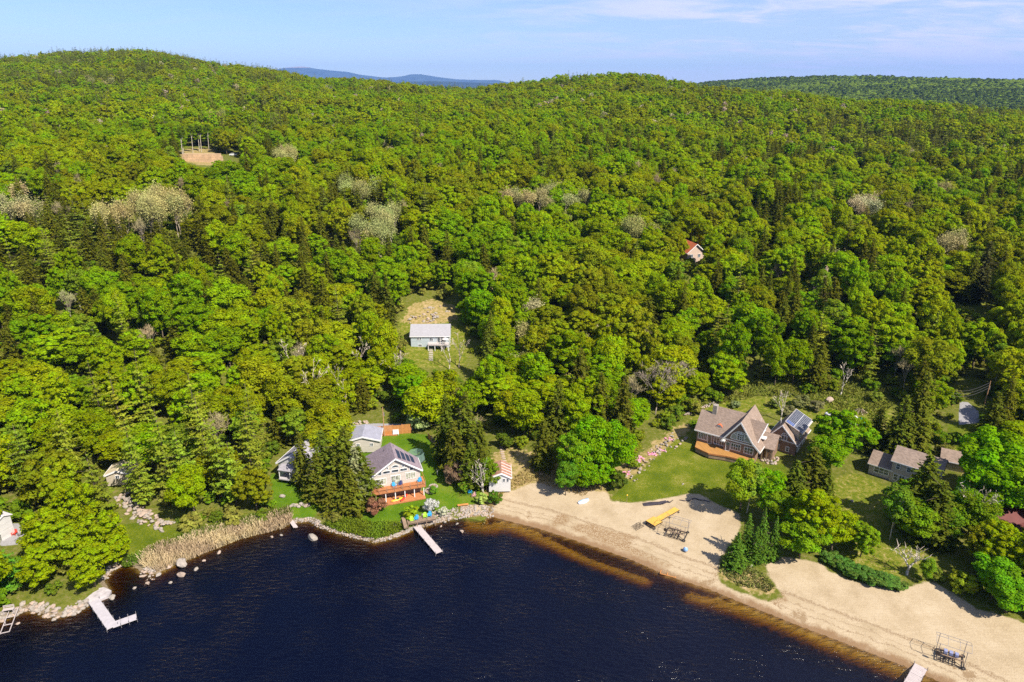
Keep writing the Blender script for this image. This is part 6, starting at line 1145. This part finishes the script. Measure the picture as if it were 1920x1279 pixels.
for cx_, cy_, rx_, ry_ in AG:
    CLEARPX.append(np.array([(cx_ + rx_ * 1.08 * math.cos(a), cy_ + 9 + (ry_ + 12) * math.sin(a)) for a in np.linspace(0, 6.283, 13)[:-1]])); CLEARD[len(CLEARPX) - 1] = math.hypot(*hit(cx_, cy_ + 10, 14))
cell = 6.9; gF = np.random.default_rng(5)
gx, gy = np.meshgrid(np.arange(-1250, 1250, cell), np.arange(60, 1560, cell)); fx_ = (gx + gF.uniform(-.44, .44, gx.shape) * cell).ravel(); fy_ = (gy + gF.uniform(-.44, .44, gy.shape) * cell).ravel()
D_ = np.hypot(fx_, fy_); keep = (np.abs(fx_) < .90 * fy_ + 42); fx_, fy_, D_ = fx_[keep], fy_[keep], D_[keep]
keep = gF.uniform(size=len(fx_)) < np.interp(D_, [0, 200, 600, 1600], [.97, .95, .88, .66]); fx_, fy_, D_ = fx_[keep], fy_[keep], D_[keep]
s_ = sgn_shore(fx_, fy_); rd = np.max([regdist(fx_, fy_, k) for k in RW], 0); keep = (s_ > 2.5) & (rd < -1.2); fx_, fy_, D_ = fx_[keep], fy_[keep], D_[keep]
fz = ground(fx_, fy_); n_ = len(fx_); px_, py_ = proj(fx_, fy_, fz)
# what grows where: conifer share by noise and by slope
con = .29 + .62 * vnoise(fx_, fy_, 70, 7) + .42 * vnoise(fx_, fy_, 24, 8)
con = con + .30 * ((px_ < 620) & (py_ > 480) & (py_ < 900)) + .18 * ((px_ > 1330) & (py_ < 320) & (py_ > 185)) + .30 * ((px_ < 560) & (py_ < 175)) + .15 * ((px_ > 1300) & (py_ > 560) & (py_ < 700)) - .25 * ((px_ > 560) & (px_ < 1300) & (py_ > 200) & (py_ < 470))
u_ = gF.uniform(size=n_); kind = np.full(n_, 'maple', dtype=object); hem = u_ < np.clip(con, .03, .80); kind[hem] = 'hemlock'
pin = hem & (gF.uniform(size=n_) < np.where((px_ < 560) & (py_ < 230), .6, np.where((px_ < 520) & (py_ > 700), .5, .16))); kind[pin] = 'pine'
rr_ = gF.uniform(size=n_); kind[(~hem) & (rr_ < .018)] = 'aspen'; kind[(~hem) & (rr_ > .978)] = 'bare'; kind[(~hem) & (rr_ > .945) & (rr_ < .978)] = 'birch'
H_ = np.where(kind == 'maple', gF.uniform(9.5, 17.5, n_), np.where(kind == 'hemlock', gF.uniform(10, 18, n_), np.where(kind == 'pine', gF.uniform(15, 22, n_), gF.uniform(11, 15, n_))))
R_ = np.where(kind == 'maple', gF.uniform(3.5, 6.5, n_), np.where(kind == 'hemlock', gF.uniform(3.0, 4.5, n_), np.where(kind == 'pine', gF.uniform(3.2, 4.6, n_), 3.6)))
low = (fy_ < 165); H_ = np.where(low & (kind != 'pine'), H_ * .88, H_)
ok = np.ones(n_, bool); PL = np.array(PLACED)
near = np.where(D_ < 460)[0]
dm = np.min(np.hypot(fx_[near, None] - PL[None, :, 0], fy_[near, None] - PL[None, :, 1]) - PL[None, :, 2] * .62, 1); ok[near[dm < 1.4]] = False
for fh, fr in ((.04, 0), (.3, -.6), (.3, .6), (.55, -.9), (.55, .9), (.75, -.6), (.75, .6), (.97, 0)):
    qx, qy = proj(fx_[near] + R_[near] * fr, fy_[near], fz[near] + H_[near] * fh)
    for ci_, C_ in enumerate(CLEARPX): ok[near[inpoly(qx, qy, C_) & (D_[near] < CLEARD.get(ci_, 1e9))]] = False
fx_, fy_, D_, fz, kind, H_, R_, px_, py_ = [a[ok] for a in (fx_, fy_, D_, fz, kind, H_, R_, px_, py_)]; n_ = len(fx_)
hue = .5 + .5 * vnoise(fx_, fy_, 38, 21) + .3 * vnoise(fx_, fy_, 11, 22) + gF.normal(size=n_) * .22; COL = np.zeros((n_, 3))
pm = np.array([(.118, .205, .003), (.134, .216, .003), (.149, .219, .003), (.162, .217, .003), (.166, .206, .004), (.142, .172, .006)])
hh_ = np.clip(hue, 0, 1) * 5; i0 = np.clip(hh_.astype(int), 0, 4); COL[:] = pm[i0] * (1 - (hh_ - i0))[:, None] + pm[i0 + 1] * (hh_ - i0)[:, None]
for kk, base_ in (('hemlock', (.066, .077, .006)), ('pine', (.095, .125, .014)), ('aspen', (.36, .35, .18)), ('bare', (.36, .30, .22)), ('birch', (.13, .20, .012))): COL[kind == kk] = base_
yel = (kind == 'pine') & (D_ < 260); COL[yel] = (.125, .155, .012); COL *= gF.uniform(.80, 1.18, n_)[:, None]; COL[:, 0] *= gF.uniform(1.0, 1.15, n_)
order = np.argsort(D_); single = np.zeros(n_, bool); LIM = {'maple': 298, 'hemlock': 298, 'pine': 250, 'birch': 60, 'aspen': 100, 'bare': 60}
LAND = [('the alder clump', 120, 1000), ('the cream garden shed', 220, 890), ('the reeds and pines', 400, 850), ('the white cottage', 550, 850), ('the garage road', 690, 795), ('the slope cottage', 805, 640), ('the paddock fence', 840, 800), ('the central hemlock grove', 1090, 760), ('the flower bed', 1210, 820), ('the shingle house', 1370, 790), ('the solar garage', 1500, 770), ('the meadow clutter', 1600, 750), ('the giant hemlock', 1740, 720), ('the road curve', 1840, 740), ('the round pale bare crown', 1135, 610), ('the dead grey conifer', 1550, 520), ('the woodland red roof', 1305, 470), ('the small far clearing', 1830, 560), ('the broken snag', 560, 660), ('the great aspen grove', 260, 400), ('the bare crown among hemlocks', 272, 620), ('the middle aspen patch', 1030, 380), ('the frame edge slope', 30, 600), ('the pale aspen pair', 710, 400)]
used = {}; cnt = dict(COUNT); UND = []
for i in order:
    k = kind[i]; nm = KINDN[k]
    if cnt.get(nm, 0) >= LIM[k] or D_[i] > 420: continue
    qx, qy = proj(fx_[i], fy_[i], fz[i] + H_[i] * .8)
    if qx < -20 or qx > 1940 or qy > 1290: continue
    cnt[nm] = cnt.get(nm, 0) + 1; single[i] = True
    lm = min(LAND, key=lambda L: (L[1] - qx) ** 2 + ((L[2] - qy) * 1.3) ** 2); c = COL[i]; r_ = c[0] / c[1]
    tone = {'maple': 'bright green' if r_ < .62 else 'light green' if r_ < .8 else 'yellow green' if r_ < .98 else 'bronze green', 'hemlock': 'dark olive' if c[1] < .088 else 'brownish green', 'pine': 'yellow tinged' if yel[i] else 'blue green'}.get(k, 'pale')
    size = ('tall' if H_[i] > 14.5 else 'low') if k == 'maple' else ('slender' if R_[i] < 3.4 else 'broad'); where = 'uphill of' if qy < lm[2] - 25 else ('beside' if abs(qx - lm[1]) > 60 else 'around')
    key = (tone, size, k, where, lm[0]); used[key] = used.get(key, 0) + 1; q = used[key]
    lb_ = '%s %s %s %s %s' % (size, tone, {'maple': 'broadleaf tree', 'hemlock': 'hemlock', 'pine': 'white pine', 'birch': 'leafy birch', 'aspen': 'aspen', 'bare': 'bare tree'}[k], where, lm[0])
    if q > 1: lb_ += ', %s from the lake' % ORD[min(q - 1, len(ORD) - 1)]
    plant(k, fx_[i], fy_[i], H_[i], R_[i], tuple(float(v) for v in c), lb_, split=D_[i] < 185, z=float(fz[i]), sink=.3)

def gn_scatter(name, protos, x, y, z, idx, scale, rot, col, mt=None, meta_=None, parent=None):
    """one mass of many alike plants: points that carry meshes by geometry nodes"""
    coll = bpy.data.collections.new(name + '_kinds'); mats_ = []
    for i, me in enumerate(protos):
        o = bpy.data.objects.new('k%03d_%s' % (i, name), me); coll.objects.link(o); mats_ += [m for m in me.materials]
    me = bpy.data.meshes.new(name); me.vertices.add(len(x)); me.vertices.foreach_set('co', np.stack([x, y, z], -1).ravel().astype(np.float32)); me.update()
    for an, ty, av in (('kind', 'INT', idx.astype(np.int32)),): me.attributes.new(an, ty, 'POINT').data.foreach_set('value', av)
    me.attributes.new('size', 'FLOAT_VECTOR', 'POINT').data.foreach_set('vector', scale.astype(np.float32).ravel()); me.attributes.new('turn', 'FLOAT', 'POINT').data.foreach_set('value', rot.astype(np.float32))
    me.attributes.new('tint', 'FLOAT_COLOR', 'POINT').data.foreach_set('color', np.concatenate([col, np.ones((len(x), 1))], 1).astype(np.float32).ravel())
    for m in mats_[:1]: me.materials.append(m)
    ob = bpy.data.objects.new(name, me); link(ob); ng = bpy.data.node_groups.new(name, 'GeometryNodeTree'); ng.interface.new_socket('Geometry', in_out='INPUT', socket_type='NodeSocketGeometry'); ng.interface.new_socket('Geometry', in_out='OUTPUT', socket_type='NodeSocketGeometry')
    N = ng.nodes.new; gi, go = N('NodeGroupInput'), N('NodeGroupOutput'); iop = N('GeometryNodeInstanceOnPoints'); ci = N('GeometryNodeCollectionInfo'); ci.inputs[0].default_value = coll; ci.inputs['Separate Children'].default_value = True; ci.inputs['Reset Children'].default_value = True; iop.inputs['Pick Instance'].default_value = True
    def na(nm, ty): q = N('GeometryNodeInputNamedAttribute'); q.data_type = ty; q.inputs[0].default_value = nm; return [s for s in q.outputs if s.enabled and s.name == 'Attribute'][0]
    L = ng.links.new; L(gi.outputs[0], iop.inputs['Points']); L(ci.outputs[0], iop.inputs['Instance']); L(na('kind', 'INT'), iop.inputs['Instance Index']); L(na('size', 'FLOAT_VECTOR'), iop.inputs['Scale'])
    cx_ = N('ShaderNodeCombineXYZ'); L(na('turn', 'FLOAT'), cx_.inputs[2]); L(cx_.outputs[0], iop.inputs['Rotation']); L(iop.outputs[0], go.inputs[0])
    md = ob.modifiers.new('scatter', 'NODES'); md.node_group = ng; ob['kind'] = 'stuff'
    if meta_: ob['label'], ob['category'] = meta_
    return ob
kk = {k: v for k, v in PROTO.items()}; nearp = [(k, i) for k in ('maple', 'hemlock', 'pine', 'birch', 'aspen', 'bare') for i in range(len(kk[k]))]; farp = [(k, i) for k in ('farmaple', 'farhemlock', 'farpine', 'faraspen') for i in range(len(kk[k]))]
rest = ~single; mid = rest & (D_ < 520); far = rest & ~mid
for nm, sel, table, conv, lb_ in (('forest', mid, nearp, lambda k: k, 'mixed spring forest covering the slope beyond the nearest trees'), ('hill_forest', far, farp, lambda k: {'maple': 'farmaple', 'hemlock': 'farhemlock', 'pine': 'farpine', 'birch': 'farmaple', 'aspen': 'faraspen', 'bare': 'faraspen'}[k], 'spring forest on the far hillside up to the skyline')):
    ii = np.where(sel)[0]; start = {}
    for j, (k, i) in enumerate(table): start.setdefault(k, []).append(j)
    idx = np.zeros(len(ii), int); sc_ = np.zeros((len(ii), 3))
    for q, i in enumerate(ii):
        kd = conv(kind[i]); j = start[kd][i % len(start[kd])]; idx[q] = j; _, _, _, H0, R0 = PROTO[kd][table[j][1]]; sc_[q] = (R_[i] / R0, R_[i] / R0, H_[i] / H0)
        if nm == 'hill_forest': sc_[q, :2] *= 1.12
    gn_scatter(nm, [PROTO[k][i][2] for k, i in table], fx_[ii], fy_[ii], fz[ii] - .3, idx, sc_, gF.uniform(0, 6.28, len(ii)), COL[ii] * np.where((kind[ii] == 'aspen') | (kind[ii] == 'bare'), .92, KL)[:, None], meta_=(lb_, 'forest'))
# undergrowth of saplings and bushes under and between the near trees
n_u = 9000; ux, uy = gF.uniform(-250, 290, n_u), gF.uniform(75, 330, n_u); m_ = (sgn_shore(ux, uy) > 1.0) & (np.max([regdist(ux, uy, k) for k in RW], 0) < -.5) & (np.abs(ux) < .86 * uy + 20); ux, uy = ux[m_], uy[m_]; uz = ground(ux, uy); hs = gF.uniform(.5, 1.5, len(ux)); ok = np.ones(len(ux), bool)
for fh in (1.2, 2.6):
    qx, qy = proj(ux, uy, uz + fh * hs)
    for C_ in CLEARPX[1:16]: ok &= ~inpoly(qx, qy, C_)
    ok &= ~inpoly(qx, qy, CLEARPX[0])
ux, uy, uz, hs = ux[ok], uy[ok], uz[ok], hs[ok]; uc = KL * np.array([(.12, .19, .008), (.15, .18, .01), (.09, .13, .01), (.17, .17, .03)])[gF.integers(0, 4, len(ux))] * gF.uniform(.8, 1.2, len(ux))[:, None]
gn_scatter('undergrowth', [PROTO['shrub'][i][2] for i in range(3)], ux, uy, uz - .1, gF.integers(0, 3, len(ux)), np.stack([hs, hs, hs], 1), gF.uniform(0, 6.28, len(ux)), uc, meta_=('low green undergrowth beneath and between the trees', 'undergrowth'))

# ---------------------------------------------------------------- far ridge, blue mountains
def far_ground(x, y):
    D = np.hypot(x, y); u = x / y; crest = np.interp(u, [-.6, .1, .33, .42, .5, .62, .76, .95], [40, 60, 100, 114, 112, 100, 94, 86]); t = np.clip((D - 1500) / (3050 - 1500), 0, 1); t = t * t * (3 - 2 * t)
    return 2 + crest * t - np.clip(D - 3050, 0, 900) * .05 + 5 * vnoise(x, y, 260, 31) * t + 3 * vnoise(x, y, 110, 32)
hm, t = mat('far wooded ground'); out(t, t.n('ShaderNodeBsdfDiffuse', {'Color': t.ramp(t.noise(.02, t.n('ShaderNodeTexCoord').outputs['Object'], 5), [(.4, (.03, .045, .006)), (.6, (.06, .08, .01))])}))
grid_mesh('far_hills', np.arange(-2600, 3900, 60.), np.arange(1500, 3900, 60.), lambda x, y: far_ground(x, y) - 2, hm)
n_f = 60000; qx_, qy_ = gF.uniform(200, 3100, n_f), gF.uniform(1550, 3350, n_f); u = qx_ / qy_; m_ = (u > .20) & (u < .86) & (np.hypot(qx_, qy_) < 3450) & (gF.uniform(size=n_f) < .9); qx_, qy_ = qx_[m_], qy_[m_]; cv_ = vnoise(qx_, qy_, 220, 41) * .6 + vnoise(qx_, qy_, 60, 42) * .5 + gF.normal(size=len(qx_)) * .3; hemf = cv_ > .12; ti = np.where(hemf, 1, 0)
lowp = []
for i, (Rr, H0) in enumerate(((6.5, 14), (4.4, 18))):
    P_ = cards(*(lambda e: (e * np.array([Rr, Rr, H0 * .4]) * .85 + np.array([0, 0, H0 * .55]), e * .8 + np.array([0, 0, .5])))((lambda g: (lambda d: d / np.linalg.norm(d, axis=1, keepdims=True))(g.normal(size=(70, 3)) + np.array([0, 0, .35])))(np.random.default_rng(i))), 2.1, .8, i); lowp.append(card_mesh('ridge_tree_%d' % i, [P_], LEAF if i == 0 else NEED))
fc_ = np.where(hemf[:, None], np.array([[.13, .19, .02]]), np.array([[.24, .33, .03]])) * gF.uniform(.75, 1.25, len(qx_))[:, None]; ss = gF.uniform(1.0, 1.6, len(qx_))
gn_scatter('ridge_forest', lowp, qx_, qy_, far_ground(qx_, qy_) - 3, ti, np.stack([ss, ss, ss * .9], 1), gF.uniform(0, 6.28, len(qx_)), fc_, meta_=('hazy forest covering the farther ridge', 'forest'))
for k, (px_, py_) in enumerate(((1418, 153.5), (1428, 153), (1438, 153.5))):
    d_ = ray(px_, py_); Dm = 2550; x_, y_ = d_[0] * Dm, d_[1] * Dm; z_ = CAMH + d_[2] * Dm - 6; Q = thing('farmhouse', 'tiny pale farmhouse on the crest of the far ridge, %s of three' % ORD[k], 'house', (x_, y_, z_), .3, 'farmhouses on the far ridge'); gable(Q, 0, 17, 0, 12, -8, 7, 11, None, WHITE, GREYR, .5, trim=None)
mtm, t = mat('distant mountain'); co = t.n('ShaderNodeTexCoord').outputs['Object']; zz2 = t.n('ShaderNodeSeparateXYZ', {0: co}).outputs[2]
out(t, t.n('ShaderNodeBsdfDiffuse', {'Color': t.mix(t.step(t.math('ADD', zz2, t.math('MULTIPLY', t.noise(.004, co, 4), 60)), 850, 885), t.ramp(t.noise(.002, co, 5), [(.4, (.012, .024, .03)), (.6, (.03, .05, .045))]), (.34, .26, .22))}))  # haze blue is put into the wooded colour, besides the air volume
def ridge(name, D0, prof, depth, seed, sup=.25):
    us = np.linspace(prof[0][0], prof[-1][0], 130); X = []; hz = np.interp(us, [p[0] for p in prof], [p[1] for p in prof])
    V = []; rows = [(0, 0.), (.35, .45), (.7, .8), (1., 1.), (1.4, .7), (2.0, 0.)]
    for fr, hf in rows:
        for u_, py_ in zip(us, hz):
            ang = math.atan((639.5 - py_) / FPX) - PITCH; zc = CAMH + D0 * math.tan(ang); D = D0 + depth * (fr - 1); az_ = (u_ - 960) / FPX / CP * (1 + 0); nz = float(vnoise(u_ * 10, fr * 900, 90, seed)) * 14 * (1 - abs(hf - 1) * .3) * sup
            V.append((az_ * D, D, zc * hf + nz + (1 - hf) * -10))
    n = len(us); F = [(r * n + i, r * n + i + 1, (r + 1) * n + i + 1, (r + 1) * n + i) for r in range(len(rows) - 1) for i in range(n - 1)]
    me = bpy.data.meshes.new(name); me.from_pydata(V, [], F); me.materials.append(mtm); me.polygons.foreach_set('use_smooth', [True] * len(F)); o = bpy.data.objects.new(name, me); link(o); o['kind'] = 'structure'
ridge('blue_mountain', 27000, [(380, 165), (480, 150), (560, 133), (590, 127), (612, 124.5), (622, 125), (640, 129), (670, 133), (690, 134.5), (710, 140), (750, 145.5), (775, 144), (795, 139.5), (812, 139.5), (835, 144), (870, 149), (905, 150), (935, 150), (960, 156), (1040, 170)], 3500, 3)
ridge('blue_foothills', 15000, [(420, 165), (520, 150), (600, 147), (680, 150), (760, 154), (830, 152), (900, 155), (980, 158), (1100, 166)], 1500, 5); ridge('edge_hills', 15000, [(1780, 165), (1840, 153), (1880, 149.5), (1910, 147.5), (1980, 145), (2100, 150), (2300, 165)], 1500, 6)
# ground under the air between here and the mountains
m = M(); m.poly([(-24000, 1200, -22), (24000, 1200, -22), (24000, 32000, -22), (-24000, 32000, -22)]); o = m.build('valley_floor', hm); o['kind'] = 'structure'

# ---------------------------------------------------------------- air
hz_, t = mat('air'); t.n('ShaderNodeOutputMaterial', {1: t.n('ShaderNodeVolumePrincipled', {'Color': (.28, .50, 1, 1), 'Density': 3.6e-5, 'Anisotropy': .0})})
m = M(); m.box(-31000, 31000, -600, 32500, -30, 1100); o = m.build('haze', hz_); o['kind'] = 'stuff'; o.display_type = 'WIRE'
